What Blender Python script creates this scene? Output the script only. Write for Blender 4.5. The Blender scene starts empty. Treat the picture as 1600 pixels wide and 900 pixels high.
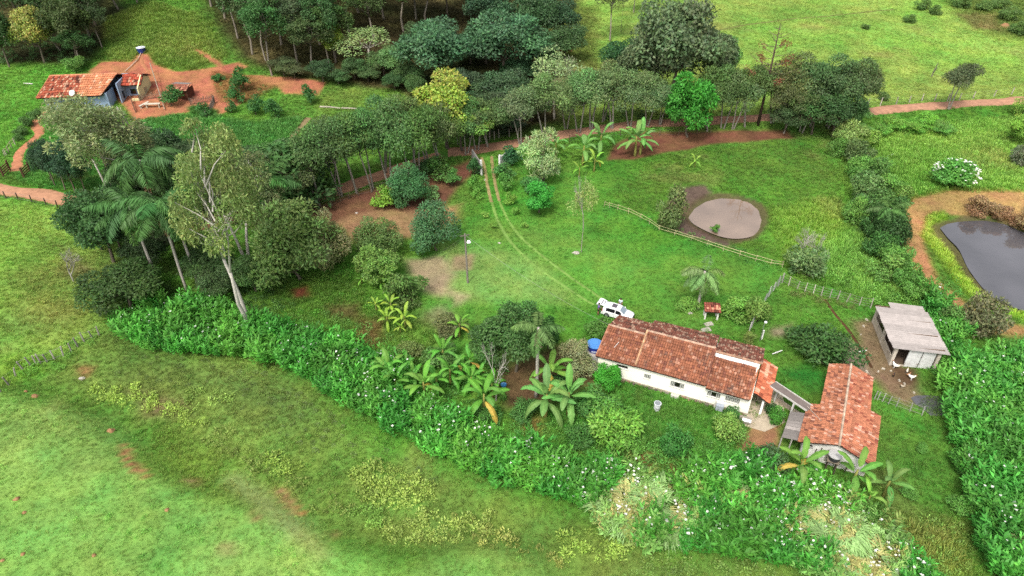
import bpy, math, random
import numpy as np
from mathutils import Vector, Matrix

# ---------------------------------------------------------------- camera, sky, sun, exposure
sc = bpy.context.scene
col = sc.collection
R = math.radians
F, PITCH, CAMH = 1081.0, 36.0, 54.0            # focal length in photo pixels, degrees down, metres up
cam_d = bpy.data.cameras.new('camera')
cam = bpy.data.objects.new('camera', cam_d)
col.objects.link(cam)
cam_d.sensor_width = 36
cam_d.lens = 36 * F / 1600
cam_d.clip_end = 6000
cam.location = (0, 0, CAMH)
cam.rotation_euler = (R(90 - PITCH), 0, 0)
sc.camera = cam

world = bpy.data.worlds.new('World')
sc.world = world
world.use_nodes = True
wn, wl = world.node_tree.nodes, world.node_tree.links
bg = wn['Background']
sky = wn.new('ShaderNodeTexSky')
sky.sky_type = 'NISHITA'
sky.sun_disc = False
SUN_EL, SUN_AZ = 56.0, 205.0                       # azimuth clockwise from +Y
sky.sun_elevation = R(SUN_EL)
sky.sun_rotation = R(SUN_AZ)
sky.air_density = 1.0
sky.dust_density = 5.0
sky.ozone_density = 1.0
hs = wn.new('ShaderNodeHueSaturation')            # thin even cloud takes most of the blue out of the sky
hs.inputs['Saturation'].default_value = 0.3
wl.new(sky.outputs[0], hs.inputs['Color'])
wl.new(hs.outputs[0], bg.inputs['Color'])
bg.inputs['Strength'].default_value = 0.14

sun_d = bpy.data.lights.new('sun', 'SUN')
sun = bpy.data.objects.new('sun', sun_d)
col.objects.link(sun)
sun_d.energy = 1.5
sun_d.angle = R(10)
sun_d.color = (1.0, 0.95, 0.87)
az, el = R(SUN_AZ), R(SUN_EL)
tosun = Vector((math.sin(az) * math.cos(el), math.cos(az) * math.cos(el), math.sin(el)))
sun.rotation_euler = tosun.to_track_quat('Z', 'Y').to_euler()

sc.view_settings.view_transform = 'Standard'
sc.view_settings.look = 'None'
sc.view_settings.gamma = 1.0
sc.view_settings.exposure = 0.92
sc.cycles.use_denoising = False
sc.cycles.max_bounces = 5
sc.cycles.diffuse_bounces = 3
sc.cycles.glossy_bounces = 2
sc.cycles.transmission_bounces = 3
sc.cycles.transparent_max_bounces = 4
sc.cycles.caustics_reflective = False
sc.cycles.caustics_refractive = False

rng = np.random.default_rng(11)
random.seed(5)
ALB = 0.62

def lin(c):
    c = np.asarray(c, float) / 255.0
    return np.where(c <= 0.04045, c / 12.92, ((c + 0.055) / 1.055) ** 2.4)

def C(r, g, b, k=None):
    return tuple(lin((r, g, b)) * (ALB if k is None else k))

# ---------------------------------------------------------------- noise and polygons (numpy)
_tab = np.random.default_rng(3).random((256, 256))

def vnoise(x, y):
    xi = np.floor(x).astype(int); yi = np.floor(y).astype(int)
    fx = x - xi; fy = y - yi
    fx = fx * fx * (3 - 2 * fx); fy = fy * fy * (3 - 2 * fy)
    a = _tab[xi & 255, yi & 255]; b = _tab[(xi + 1) & 255, yi & 255]
    c = _tab[xi & 255, (yi + 1) & 255]; d = _tab[(xi + 1) & 255, (yi + 1) & 255]
    return (a * (1 - fx) + b * fx) * (1 - fy) + (c * (1 - fx) + d * fx) * fy

def fbm(x, y, s, o=4):
    v = 0; amp = 0.5; t = 0
    for k in range(o):
        v = v + amp * vnoise(x / s + 17.3 * k, y / s + 9.1 * k); t += amp; s *= 0.5; amp *= 0.55
    return v / t - 0.5

def sstep(t):
    t = np.clip(t, 0, 1)
    return t * t * (3 - 2 * t)

def sdpoly(x, y, poly):
    """signed distance, positive inside"""
    p = np.asarray(poly, float); q = np.roll(p, -1, 0)
    d2 = np.full(x.shape, 1e18); ins = np.zeros(x.shape, bool)
    for (ax, ay), (bx, by) in zip(p, q):
        ex, ey = bx - ax, by - ay
        t = np.clip(((x - ax) * ex + (y - ay) * ey) / (ex * ex + ey * ey + 1e-9), 0, 1)
        d2 = np.minimum(d2, (x - ax - t * ex) ** 2 + (y - ay - t * ey) ** 2)
        c = (ay > y) != (by > y)
        with np.errstate(divide='ignore', invalid='ignore'):
            xx = ex * (y - ay) / (by - ay if by != ay else 1e-9) + ax
        ins ^= c & (x < xx)
    d = np.sqrt(d2)
    return np.where(ins, d, -d)

def sdline(x, y, line):
    d2 = np.full(np.shape(x), 1e18)
    for (ax, ay), (bx, by) in zip(line[:-1], line[1:]):
        ex, ey = bx - ax, by - ay
        t = np.clip(((x - ax) * ex + (y - ay) * ey) / (ex * ex + ey * ey + 1e-9), 0, 1)
        d2 = np.minimum(d2, (x - ax - t * ex) ** 2 + (y - ay - t * ey) ** 2)
    return np.sqrt(d2)

# ---------------------------------------------------------------- terrain
cp, sp = math.cos(R(PITCH)), math.sin(R(PITCH))

def raydir(u, v):
    x = (u - 800) / F; y = (v - 450) / F
    return np.array([x, cp - y * sp, -sp - y * cp])

def flat(u, v, z=0.0):
    d = raydir(u, v); t = (z - CAMH) / d[2]
    return (d[0] * t, d[1] * t)

def flats(pts):
    return [flat(*p) for p in pts]

NEAR_PASTURE = [(-320, 560), (0, 612), (110, 640), (190, 690), (250, 742), (330, 770), (430, 792), (520, 850), (640, 872),
                (760, 850), (860, 880), (900, 1150), (-320, 1150)]
LEFT_PASTURE = [(-400, 290), (0, 312), (120, 335), (150, 400), (180, 480), (150, 522), (60, 575), (0, 600), (-400, 660)]
POND1 = [(1076, 336), (1086, 322), (1104, 311), (1126, 306), (1152, 307), (1172, 313), (1186, 324), (1191, 340), (1187, 356),
         (1174, 368), (1150, 372), (1124, 368), (1098, 357), (1082, 347)]
POND2 = [(1468, 353), (1482, 345), (1510, 341), (1540, 340), (1570, 345), (1600, 358), (1680, 380), (1720, 440), (1690, 510), (1610, 486),
         (1568, 472), (1540, 452), (1515, 420), (1500, 390), (1483, 372)]
ROAD_R = [(700, 238), (735, 236), (800, 225), (860, 214), (910, 206), (1000, 194), (1100, 190), (1200, 184), (1300, 182), (1380, 172), (1480, 164), (1580, 158), (1750, 148)]
fNP, fLP, fP1, fP2 = flats(NEAR_PASTURE), flats(LEFT_PASTURE), flats(POND1), flats(POND2)
ROADW = [flat(*p) for p in [(-200, 268), (0, 296), (60, 303), (140, 322), (260, 345), (400, 330), (520, 298), (620, 264), (700, 240), (770, 230), (860, 214), (1000, 194),
                            (1200, 184), (1300, 182), (1380, 172), (1580, 158), (1800, 146)]]
P1Z, P2Z = -0.45, -0.5

def hfun(x, y):
    h = 17 * sstep((y - 118) / 130) * sstep((35 - x) / 95) + 5 * sstep((y - 125) / 120) * sstep((x + 10) / 60)
    h = h + 30 * sstep((y - 240) / 500)
    d = sdpoly(x, y, fNP)
    h = h + np.where(d > -2, 1.3 * sstep((d + 2) / 4.0) + 0.05 * np.clip(d, 0, 40), 0)
    d = sdpoly(x, y, fLP)
    h = h + np.where(d > -2, 2.2 * sstep((d + 2) / 14) + 0.03 * np.clip(d, 0, 40), 0)
    dr = sdline(x, y, ROADW)                              # the road runs on a low bank above the yard
    h = h + 0.9 * sstep((9 - dr) / 6.0)
    amp = sstep((np.hypot(x - 22, y - 56) - 20) / 15)
    h = h + amp * (0.9 * fbm(x, y, 26, 2) + 0.35 * fbm(x + 50, y, 5, 3))
    h = h + 0.10 * fbm(x, y + 31, 2.2, 2)
    for poly, z in ((fP1, P1Z), (fP2, P2Z)):
        d = sdpoly(x, y, poly)
        near = sstep((d + 7) / 6.0)
        h = h * (1 - near) + near * np.where(d > -0.6, z + 0.28 - 0.55 * sstep((d + 0.6) / 1.2), z + 0.28 + 0.05 * np.clip(-d, 0, 5))
    return h

def axis(lo, hi, st, far_lo, far_hi):
    a = list(np.arange(lo, hi + 1e-6, st)); s = st
    while a[0] > far_lo:
        s *= 1.35; a.insert(0, a[0] - s)
    s = st
    while a[-1] < far_hi:
        s *= 1.35; a.append(a[-1] + s)
    return np.array(a)

GX = axis(-178, 178, 0.7, -1500, 1500)
GY = axis(20, 250, 0.7, -500, 2500)
XX, YY = np.meshgrid(GX, GY)                       # [iy, ix]
HH = hfun(XX, YY)

def bil(A, x, y):
    x = np.asarray(x, float); y = np.asarray(y, float)
    i = np.clip(np.searchsorted(GX, x) - 1, 0, len(GX) - 2); j = np.clip(np.searchsorted(GY, y) - 1, 0, len(GY) - 2)
    fx = np.clip((x - GX[i]) / (GX[i + 1] - GX[i]), 0, 1); fy = np.clip((y - GY[j]) / (GY[j + 1] - GY[j]), 0, 1)
    if A.ndim == 3:
        fx = fx[..., None]; fy = fy[..., None]
    return (A[j, i] * (1 - fx) + A[j, i + 1] * fx) * (1 - fy) + (A[j + 1, i] * (1 - fx) + A[j + 1, i + 1] * fx) * fy

def gz(x, y):
    return float(bil(HH, x, y))

_ts = np.linspace(30, 420, 1600)

def P(u, v):
    """where the sight line of a photo pixel meets the ground"""
    d = raydir(u, v)
    f = CAMH + d[2] * _ts - bil(HH, d[0] * _ts, d[1] * _ts)
    k = int(np.argmax(f < 0))
    if k == 0:
        k = len(_ts) - 1
    t = _ts[k - 1] + (_ts[k] - _ts[k - 1]) * f[k - 1] / (f[k - 1] - f[k] + 1e-12)
    x, y = d[0] * t, d[1] * t
    return Vector((x, y, gz(x, y)))

def PP(pts):
    return [tuple(P(*p))[:2] for p in pts]

def depth(p):
    return p[1] * cp - (p[2] - CAMH) * sp

def project(p):
    Z = depth(p)
    return 800 + F * p[0] / Z, 450 + F * (-p[1] * sp - (p[2] - CAMH) * cp) / Z

def rise(base, vtop):
    """height in metres of a thing on base whose top is seen at photo row vtop"""
    lo, hi = 0.05, 45.0
    for _ in range(40):
        m = (lo + hi) / 2
        if project((base[0], base[1], base[2] + m))[1] > vtop:
            lo = m
        else:
            hi = m
    return lo

# ---------------------------------------------------------------- zones of the ground: colour and grass height
# (polygon in photo pixels, colour, grass height, edge softness m)
ZN = [
    ([(860, -120), (2200, -140), (2200, 150), (1580, 152), (1350, 165), (1250, 190), (1000, 200), (880, 200)], (144, 182, 84), .2, 6),
    ([(1420, -40), (1700, -40), (1700, 70), (1540, 55), (1500, 25)], (104, 138, 62), .4, 8),
    ([(1495, 22), (1560, 20), (1570, 50), (1520, 48)], (120, 125, 72), .3, 3),
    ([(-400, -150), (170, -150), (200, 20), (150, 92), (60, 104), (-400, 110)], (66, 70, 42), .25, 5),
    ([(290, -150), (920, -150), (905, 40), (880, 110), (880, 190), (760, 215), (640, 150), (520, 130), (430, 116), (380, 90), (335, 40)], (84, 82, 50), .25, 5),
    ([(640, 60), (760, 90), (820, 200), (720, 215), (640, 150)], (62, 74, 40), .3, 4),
    ([(860, 20), (930, 10), (940, 110), (890, 140), (850, 120)], (118, 140, 66), .3, 5),
    ([(165, 30), (240, 0), (330, 35), (352, 95), (300, 110), (235, 106), (160, 92)], (116, 150, 62), .5, 3),
    ([(-300, 100), (60, 98), (130, 112), (80, 150), (95, 182), (20, 240), (-300, 290)], (104, 168, 62), .3, 3),
    ([(215, 178), (330, 182), (400, 190), (480, 182), (452, 232), (300, 250), (230, 222)], (74, 145, 64), .5, 2),
    ([(488, 182), (510, 130), (620, 142), (660, 175), (560, 215), (450, 240), (462, 222)], (108, 150, 62), .25, 2),
    ([(140, 112), (160, 96), (205, 97), (216, 84), (232, 84), (240, 100), (275, 112), (330, 106), (372, 97), (388, 104), (352, 120), (400, 116), (512, 128),
      (497, 150), (445, 146), (430, 132), (396, 150), (352, 176), (335, 182), (300, 176), (210, 188), (196, 170), (150, 122)], (184, 122, 90), 0, .8),
    ([(308, 76), (345, 96), (352, 104), (340, 104), (305, 80)], (180, 120, 88), 0, .8),
    ([(330, 112), (400, 118), (430, 136), (385, 160), (340, 160)], (150, 112, 70), .2, 2),
    ([(290, 165), (305, 165), (340, 172), (345, 185), (300, 190)], (76, 135, 62), .4, 1),
    ([(20, 240), (95, 184), (130, 190), (200, 240), (150, 300), (60, 290), (20, 272)], (82, 150, 62), .35, 2),
    # yard
    ([(520, 440), (700, 390), (760, 260), (1240, 225), (1300, 250), (1320, 330), (1280, 420), (1230, 440), (1180, 520), (960, 490), (900, 540), (700, 540), (560, 480)], (92, 150, 56), .14, 6),
    ([(1010, 240), (1250, 220), (1300, 260), (1310, 330), (1200, 400), (1080, 370), (950, 310)], (98, 146, 56), .24, 4),
    ([(1200, 330), (1310, 310), (1330, 420), (1280, 440), (1220, 400)], (128, 172, 62), .5, 4),
    ([(760, 340), (900, 370), (1000, 420), (940, 480), (820, 460), (720, 420)], (108, 158, 66), .12, 5),
    ([(690, 380), (830, 400), (900, 470), (780, 480), (690, 450)], (132, 166, 88), .1, 4),
    ([(480, 325), (560, 300), (690, 268), (742, 246), (748, 262), (720, 290), (690, 330), (600, 345), (520, 350), (478, 352)], (124, 90, 68), 0, 1.6),
    ([(520, 348), (580, 328), (650, 330), (720, 318), (716, 345), (640, 372), (560, 375)], (160, 130, 94), .05, 2.5),
    ([(632, 405), (690, 402), (704, 430), (692, 462), (655, 452), (640, 430)], (166, 150, 118), .03, 2.2),
    ([(708, 400), (740, 398), (735, 420), (712, 420)], (160, 142, 108), .05, 1.2),
    ([(640, 500), (690, 480), (712, 500), (700, 530), (660, 540)], (150, 150, 105), .08, 2.5),
    ([(700, 455), (730, 462), (715, 478)], (170, 160, 120), .05, 1.4),
    ([(950, 250), (960, 226), (1010, 206), (1232, 202), (1242, 216), (1110, 226), (1040, 238), (990, 250)], (128, 90, 68), 0, 1.2),
    ([(1300, 185), (1345, 180), (1320, 205), (1295, 210)], (90, 66, 48), 0, 1),
    ([(430, 440), (560, 430), (640, 480), (700, 530), (640, 585), (560, 545), (470, 515), (425, 480)], (98, 144, 56), .4, 4),
    ([(560, 500), (600, 500), (590, 545), (550, 535)], (128, 110, 66), .3, 2),
    ([(505, 480), (560, 475), (570, 500), (515, 500)], (120, 108, 66), .25, 2),
    ([(450, 450), (480, 446), (488, 465), (455, 470)], (130, 84, 56), 0, 1),
    ([(760, 575), (870, 540), (960, 585), (930, 610), (860, 640), (780, 650)], (108, 88, 62), .05, 2.5),
    ([(770, 640), (860, 630), (1000, 600), (1180, 660), (1170, 720), (1080, 750), (960, 735), (840, 700)], (86, 150, 58), .4, 3),
    ([(800, 650), (850, 648), (850, 682), (805, 680)], (135, 125, 66), .3, 1.5),
    ([(985, 710), (1020, 708), (1028, 730), (1000, 738)], (150, 124, 74), .15, 1.2),
    ([(1040, 725), (1070, 720), (1072, 745), (1045, 750)], (136, 122, 70), .2, 1.2),
    ([(1172, 664), (1200, 648), (1222, 652), (1218, 700), (1178, 704), (1150, 706), (1158, 690)], (162, 122, 90), 0, .7),
    ([(1196, 512), (1240, 505), (1232, 530), (1200, 528)], (158, 146, 116), .05, 1.2),
    ([(1268, 528), (1310, 526), (1345, 545), (1368, 585), (1360, 592), (1318, 570), (1285, 560)], (172, 156, 134), .02, 1.4),
    ([(1330, 500), (1372, 500), (1395, 560), (1425, 590), (1440, 620), (1420, 640), (1380, 610), (1345, 555)], (140, 118, 92), .06, 1.8),
    ([(1395, 572), (1430, 578), (1432, 605), (1400, 596)], (104, 80, 62), 0, 1.2),
    ([(1260, 560), (1290, 580), (1275, 625), (1215, 580)], (62, 132, 50), .15, 2),
    ([(1376, 640), (1470, 650), (1520, 740), (1530, 800), (1390, 800), (1370, 720)], (92, 150, 58), .25, 3),
    ([(1395, 812), (1500, 815), (1530, 905), (1440, 910), (1390, 850)], (126, 146, 66), .6, 2.5),
    # beyond the yard on the right
    ([(1310, 205), (1800, 165), (1800, 320), (1560, 308), (1400, 330), (1360, 360), (1330, 300)], (114, 170, 64), .55, 3),
    ([(1240, 420), (1330, 360), (1400, 400), (1440, 470), (1380, 480), (1290, 445)], (112, 170, 70), .7, 3),
    ([(1404, 340), (1420, 310), (1480, 298), (1620, 300), (1800, 330), (1800, 380), (1600, 356), (1545, 338), (1480, 338), (1450, 345), (1440, 380), (1470, 440), (1520, 480), (1560, 498), (1700, 535),
      (1700, 560), (1600, 528), (1500, 520), (1460, 470), (1420, 410)], (190, 150, 100), .08, 1.0),
    ([(1448, 334), (1478, 328), (1482, 345), (1466, 355), (1484, 376), (1500, 395), (1516, 424), (1542, 456), (1575, 478), (1640, 500), (1640, 512), (1565, 492), (1510, 460), (1470, 410), (1444, 370)], (150, 196, 60), .5, .8),
    ([(1028, 352), (1045, 315), (1062, 294), (1098, 290), (1112, 300), (1086, 316), (1070, 336), (1086, 354), (1128, 374), (1146, 386), (1100, 376), (1050, 362)], (116, 98, 86), 0, .8),
    # left pasture, marsh strip and near pasture
    ([(-420, 290), (0, 312), (130, 330), (160, 400), (190, 470), (160, 520), (60, 575), (0, 605), (-420, 680)], (138, 182, 80), .24, 4),
    ([(20, 430), (120, 400), (170, 470), (110, 520), (20, 500)], (136, 162, 78), .28, 6),
    ([(100, 385), (150, 420), (140, 450), (105, 425)], (150, 150, 105), .3, 3),
    ([(-10, 560), (70, 545), (75, 580), (-10, 605)], (128, 178, 62), .4, 3),
    ([(60, 600), (110, 555), (170, 520), (230, 545), (400, 565), (520, 640), (640, 710), (820, 780), (940, 840), (1080, 880), (1240, 895), (1260, 960), (860, 960), (720, 870), (560, 850),
      (430, 770), (320, 720), (220, 640), (120, 610)], (118, 152, 70), .24, 4),
    ([(170, 530), (300, 560), (420, 590), (540, 680), (480, 690), (340, 620), (190, 590)], (106, 140, 66), .26, 4),
    ([(200, 610), (290, 625), (300, 650), (230, 650)], (120, 106, 76), .2, 3),
    ([(-420, 570), (0, 612), (110, 645), (190, 690), (250, 742), (330, 772), (430, 800), (520, 855), (640, 876), (760, 855), (860, 890), (930, 1200), (-420, 1200)], (130, 176, 86), .16, 5),
    ([(250, 660), (330, 700), (420, 760), (400, 790), (300, 760), (230, 720)], (116, 152, 62), .3, 4),
    ([(-20, 640), (150, 660), (190, 700), (80, 700), (-20, 690)], (128, 170, 84), .2, 6),
    ([(350, 745), (370, 742), (470, 820), (520, 866), (500, 872), (430, 815)], (146, 162, 98), .14, 2.5),
    ([(191, 695), (199, 697), (207, 720), (238, 744), (224, 746), (200, 730), (190, 712)], (176, 124, 90), .05, .5),
    ([(434, 763), (444, 766), (458, 785), (470, 800), (462, 802), (445, 785)], (162, 132, 90), .09, .8),
    ([(515, 832), (534, 834), (534, 842), (517, 842)], (160, 134, 88), .1, .8),
    ([(466, 794), (476, 800), (476, 808), (468, 806)], (176, 126, 84), .06, .5),
    ([(390, 803), (402, 806), (406, 816), (396, 812)], (156, 140, 90), .1, .8),
    ([(285, 745), (310, 750), (312, 758), (290, 754)], (156, 140, 92), .1, .6),
    ([(340, 852), (368, 850), (368, 862), (345, 864)], (158, 152, 100), .12, 1),
    ([(118, 570), (150, 572), (140, 590), (122, 590)], (150, 112, 76), .15, 1.2),
]
base_c = np.array(C(98, 150, 58)); ZC = np.zeros(XX.shape + (3,)) + base_c
ZG = np.full(XX.shape, 0.25)
edge_n = 3.6 * fbm(XX, YY, 8, 4)
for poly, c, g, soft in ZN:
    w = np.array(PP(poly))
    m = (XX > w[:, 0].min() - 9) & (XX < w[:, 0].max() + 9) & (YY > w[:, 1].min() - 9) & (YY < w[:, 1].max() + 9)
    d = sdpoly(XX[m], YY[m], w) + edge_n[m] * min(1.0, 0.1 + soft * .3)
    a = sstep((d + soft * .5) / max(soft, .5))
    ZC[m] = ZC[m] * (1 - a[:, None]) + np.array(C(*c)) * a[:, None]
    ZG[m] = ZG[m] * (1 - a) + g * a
for poly in (fP1, fP2):                            # wet mud round the water
    d = sdpoly(XX, YY, poly); a = (sstep((d + 1.5 + .8 * edge_n) / .8) * .85)[..., None]
    ZC = ZC * (1 - a) + a * np.array(C(100, 84, 66)); ZG = ZG * (1 - a[..., 0])
dryn = sstep((fbm(XX + 30, YY - 70, 9, 4) - .13) / .12)[..., None] * sstep((ZG - .1) / .1)[..., None] * .32
ZC = ZC * (1 - dryn) + dryn * np.array(C(152, 146, 92))
# patchy growth everywhere: drier and lusher spots
n1 = fbm(XX, YY, 11, 4)[..., None]; n2 = fbm(XX + 90, YY + 40, 4.0, 3)[..., None]; n3 = fbm(XX - 60, YY + 10, 30, 2)[..., None]
grassy = sstep(ZG / .12)[..., None]
ZC *= 1 + 0.5 * n2 * np.array([1.15, 1, .9]) + 0.3 * n3
ZC *= 1 + grassy * n1 * np.array([.75, .1, .6])
# ---------------------------------------------------------------- materials
MATS = {}

def nt(name):
    m = bpy.data.materials.new(name); m.use_nodes = True
    n = m.node_tree.nodes; n.clear()
    return m, n, m.node_tree.links

def N(n, t, **kw):
    x = n.new(t)
    for k, v in kw.items():
        if k in x.inputs:
            x.inputs[k].default_value = v
        else:
            setattr(x, k, v)
    return x

def mat_surface(name, rough=.8, scale=6.0, amount=.35, bump=.3, spec=.3, detail=6, metal=0.0, stain=None):
    """colour attribute x noise"""
    m, n, l = nt(name)
    out = N(n, 'ShaderNodeOutputMaterial'); b = N(n, 'ShaderNodeBsdfPrincipled', Roughness=rough, Metallic=metal)
    b.inputs['Specular IOR Level'].default_value = spec
    a = N(n, 'ShaderNodeAttribute', attribute_name='col')
    tc = N(n, 'ShaderNodeTexCoord')
    no = N(n, 'ShaderNodeTexNoise', Scale=scale, Detail=detail, Roughness=.65)
    mr = N(n, 'ShaderNodeMapRange'); mr.inputs['From Min'].default_value = .3; mr.inputs['From Max'].default_value = .7
    mr.inputs['To Min'].default_value = 1 - amount; mr.inputs['To Max'].default_value = 1 + amount
    mx = N(n, 'ShaderNodeVectorMath', operation='SCALE')
    l.new(tc.outputs['Object'], no.inputs['Vector']); l.new(no.outputs['Fac'], mr.inputs['Value'])
    l.new(a.outputs['Color'], mx.inputs[0]); l.new(mr.outputs[0], mx.inputs['Scale'])
    src = mx.outputs[0]
    if stain:
        n2 = N(n, 'ShaderNodeTexNoise', Scale=stain[1], Detail=5, Roughness=.7)
        r2 = N(n, 'ShaderNodeMapRange'); r2.inputs['From Min'].default_value = stain[2]; r2.inputs['From Max'].default_value = stain[2] + .16
        l.new(tc.outputs['Object'], n2.inputs['Vector']); l.new(n2.outputs['Fac'], r2.inputs['Value'])
        mm = N(n, 'ShaderNodeMix', data_type='RGBA'); l.new(r2.outputs[0], mm.inputs['Factor'])
        l.new(src, mm.inputs['A']); mm.inputs['B'].default_value = (*stain[0], 1)
        src = mm.outputs['Result']
    l.new(src, b.inputs['Base Color'])
    if bump:
        bp = N(n, 'ShaderNodeBump', Strength=bump, Distance=.05); l.new(no.outputs['Fac'], bp.inputs['Height']); l.new(bp.outputs[0], b.inputs['Normal'])
    l.new(b.outputs[0], out.inputs['Surface'])
    MATS[name] = m
    return m

mat_surface('plaster', .9, 2.0, .08, .15, .2, stain=((.45, .42, .36), .9, .66))
mat_surface('plaster_old', .9, 2.5, .18, .2, .2, stain=((.22, .18, .14), 1.1, .55))
mat_surface('clay_tile', .85, 3.0, .28, .2, .25, stain=((.09, .075, .06), .55, .58))
mat_surface('clay_tile_clean', .85, 3.0, .22, .2, .25, stain=((.13, .09, .07), .5, .66))
mat_surface('fibre_cement', .85, 2.0, .15, .1, .25, stain=((.20, .18, .16), .5, .66))
mat_surface('concrete', .9, 4.0, .2, .2, .2, stain=((.16, .14, .12), 1.2, .6))
mat_surface('wood', .85, 9.0, .3, .3, .2)
mat_surface('bark', .95, 12.0, .35, .5, .15)
mat_surface('bamboo', .6, 8.0, .2, .1, .35)
mat_surface('metal', .45, 8.0, .12, 0, .5, metal=.6)
mat_surface('plastic', .35, 3.0, .06, 0, .5)
mat_surface('fabric', .95, 30.0, .12, 0, .1)
mat_surface('skin', .6, 20.0, .06, 0, .3)
mat_surface('feather', .9, 30.0, .08, 0, .1)
mat_surface('rubber', .8, 20.0, .15, 0, .3)
mat_surface('dirt', .98, 1.1, .28, .5, .1, detail=9)
mat_surface('stone', .95, 5.0, .3, .4, .2)
mat_surface('lichen_wall', .95, 3.0, .35, .3, .1)

def mat_carpaint():
    m, n, l = nt('car_paint')
    out = N(n, 'ShaderNodeOutputMaterial'); b = N(n, 'ShaderNodeBsdfPrincipled', Roughness=.3)
    b.inputs['Coat Weight'].default_value = .6; b.inputs['Coat Roughness'].default_value = .06
    a = N(n, 'ShaderNodeAttribute', attribute_name='col'); l.new(a.outputs['Color'], b.inputs['Base Color'])
    l.new(b.outputs[0], out.inputs['Surface']); MATS['car_paint'] = m
mat_carpaint()

def mat_glass():
    m, n, l = nt('glass')
    out = N(n, 'ShaderNodeOutputMaterial'); b = N(n, 'ShaderNodeBsdfPrincipled', Roughness=.05)
    b.inputs['Specular IOR Level'].default_value = .8
    a = N(n, 'ShaderNodeAttribute', attribute_name='col'); l.new(a.outputs['Color'], b.inputs['Base Color'])
    l.new(b.outputs[0], out.inputs['Surface']); MATS['glass'] = m
mat_glass()

def mat_leaf(name, source, amount=.38):
    """leaf colour: tint of the plant x variation of each leaf, thin and translucent"""
    m, n, l = nt(name)
    out = N(n, 'ShaderNodeOutputMaterial')
    v = N(n, 'ShaderNodeAttribute', attribute_name='col')
    mx = N(n, 'ShaderNodeVectorMath', operation='MULTIPLY')
    if source == 'object':
        oi = N(n, 'ShaderNodeObjectInfo'); l.new(oi.outputs['Color'], mx.inputs[0])
    else:
        t = N(n, 'ShaderNodeAttribute', attribute_name='tint', attribute_type='INSTANCER'); l.new(t.outputs['Color'], mx.inputs[0])
    l.new(v.outputs['Color'], mx.inputs[1])
    d = N(n, 'ShaderNodeBsdfPrincipled', Roughness=.55); d.inputs['Specular IOR Level'].default_value = .25
    tr = N(n, 'ShaderNodeBsdfTranslucent')
    ms = N(n, 'ShaderNodeMixShader'); ms.inputs[0].default_value = amount
    l.new(mx.outputs[0], d.inputs['Base Color']); l.new(mx.outputs[0], tr.inputs['Color'])
    l.new(d.outputs[0], ms.inputs[1]); l.new(tr.outputs[0], ms.inputs[2]); l.new(ms.outputs[0], out.inputs['Surface'])
    MATS[name] = m
mat_leaf('leaf', 'object'); mat_leaf('leaf_scatter', 'inst')

def mat_ground():
    m, n, l = nt('ground')
    out = N(n, 'ShaderNodeOutputMaterial'); b = N(n, 'ShaderNodeBsdfPrincipled', Roughness=.98); b.inputs['Specular IOR Level'].default_value = .05
    a = N(n, 'ShaderNodeAttribute', attribute_name='col'); tc = N(n, 'ShaderNodeTexCoord')
    n1 = N(n, 'ShaderNodeTexNoise', Scale=.9, Detail=10, Roughness=.72)
    n2 = N(n, 'ShaderNodeTexNoise', Scale=.22, Detail=6, Roughness=.6)
    l.new(tc.outputs['Object'], n1.inputs['Vector']); l.new(tc.outputs['Object'], n2.inputs['Vector'])
    mr = N(n, 'ShaderNodeMapRange'); mr.inputs['From Min'].default_value = .3; mr.inputs['From Max'].default_value = .7; mr.inputs['To Min'].default_value = .7; mr.inputs['To Max'].default_value = 1.25
    l.new(n1.outputs['Fac'], mr.inputs['Value'])
    mx = N(n, 'ShaderNodeVectorMath', operation='SCALE'); l.new(a.outputs['Color'], mx.inputs[0]); l.new(mr.outputs[0], mx.inputs['Scale'])
    h = N(n, 'ShaderNodeHueSaturation'); mh = N(n, 'ShaderNodeMapRange'); mh.inputs['From Min'].default_value = .3; mh.inputs['From Max'].default_value = .7; mh.inputs['To Min'].default_value = .475; mh.inputs['To Max'].default_value = .52
    l.new(n2.outputs['Fac'], mh.inputs['Value']); l.new(mh.outputs[0], h.inputs['Hue']); l.new(mx.outputs[0], h.inputs['Color'])
    l.new(h.outputs[0], b.inputs['Base Color'])
    bp = N(n, 'ShaderNodeBump', Strength=.7, Distance=.25); l.new(n1.outputs['Fac'], bp.inputs['Height']); l.new(bp.outputs[0], b.inputs['Normal'])
    l.new(b.outputs[0], out.inputs['Surface']); MATS['ground'] = m
mat_ground()

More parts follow.
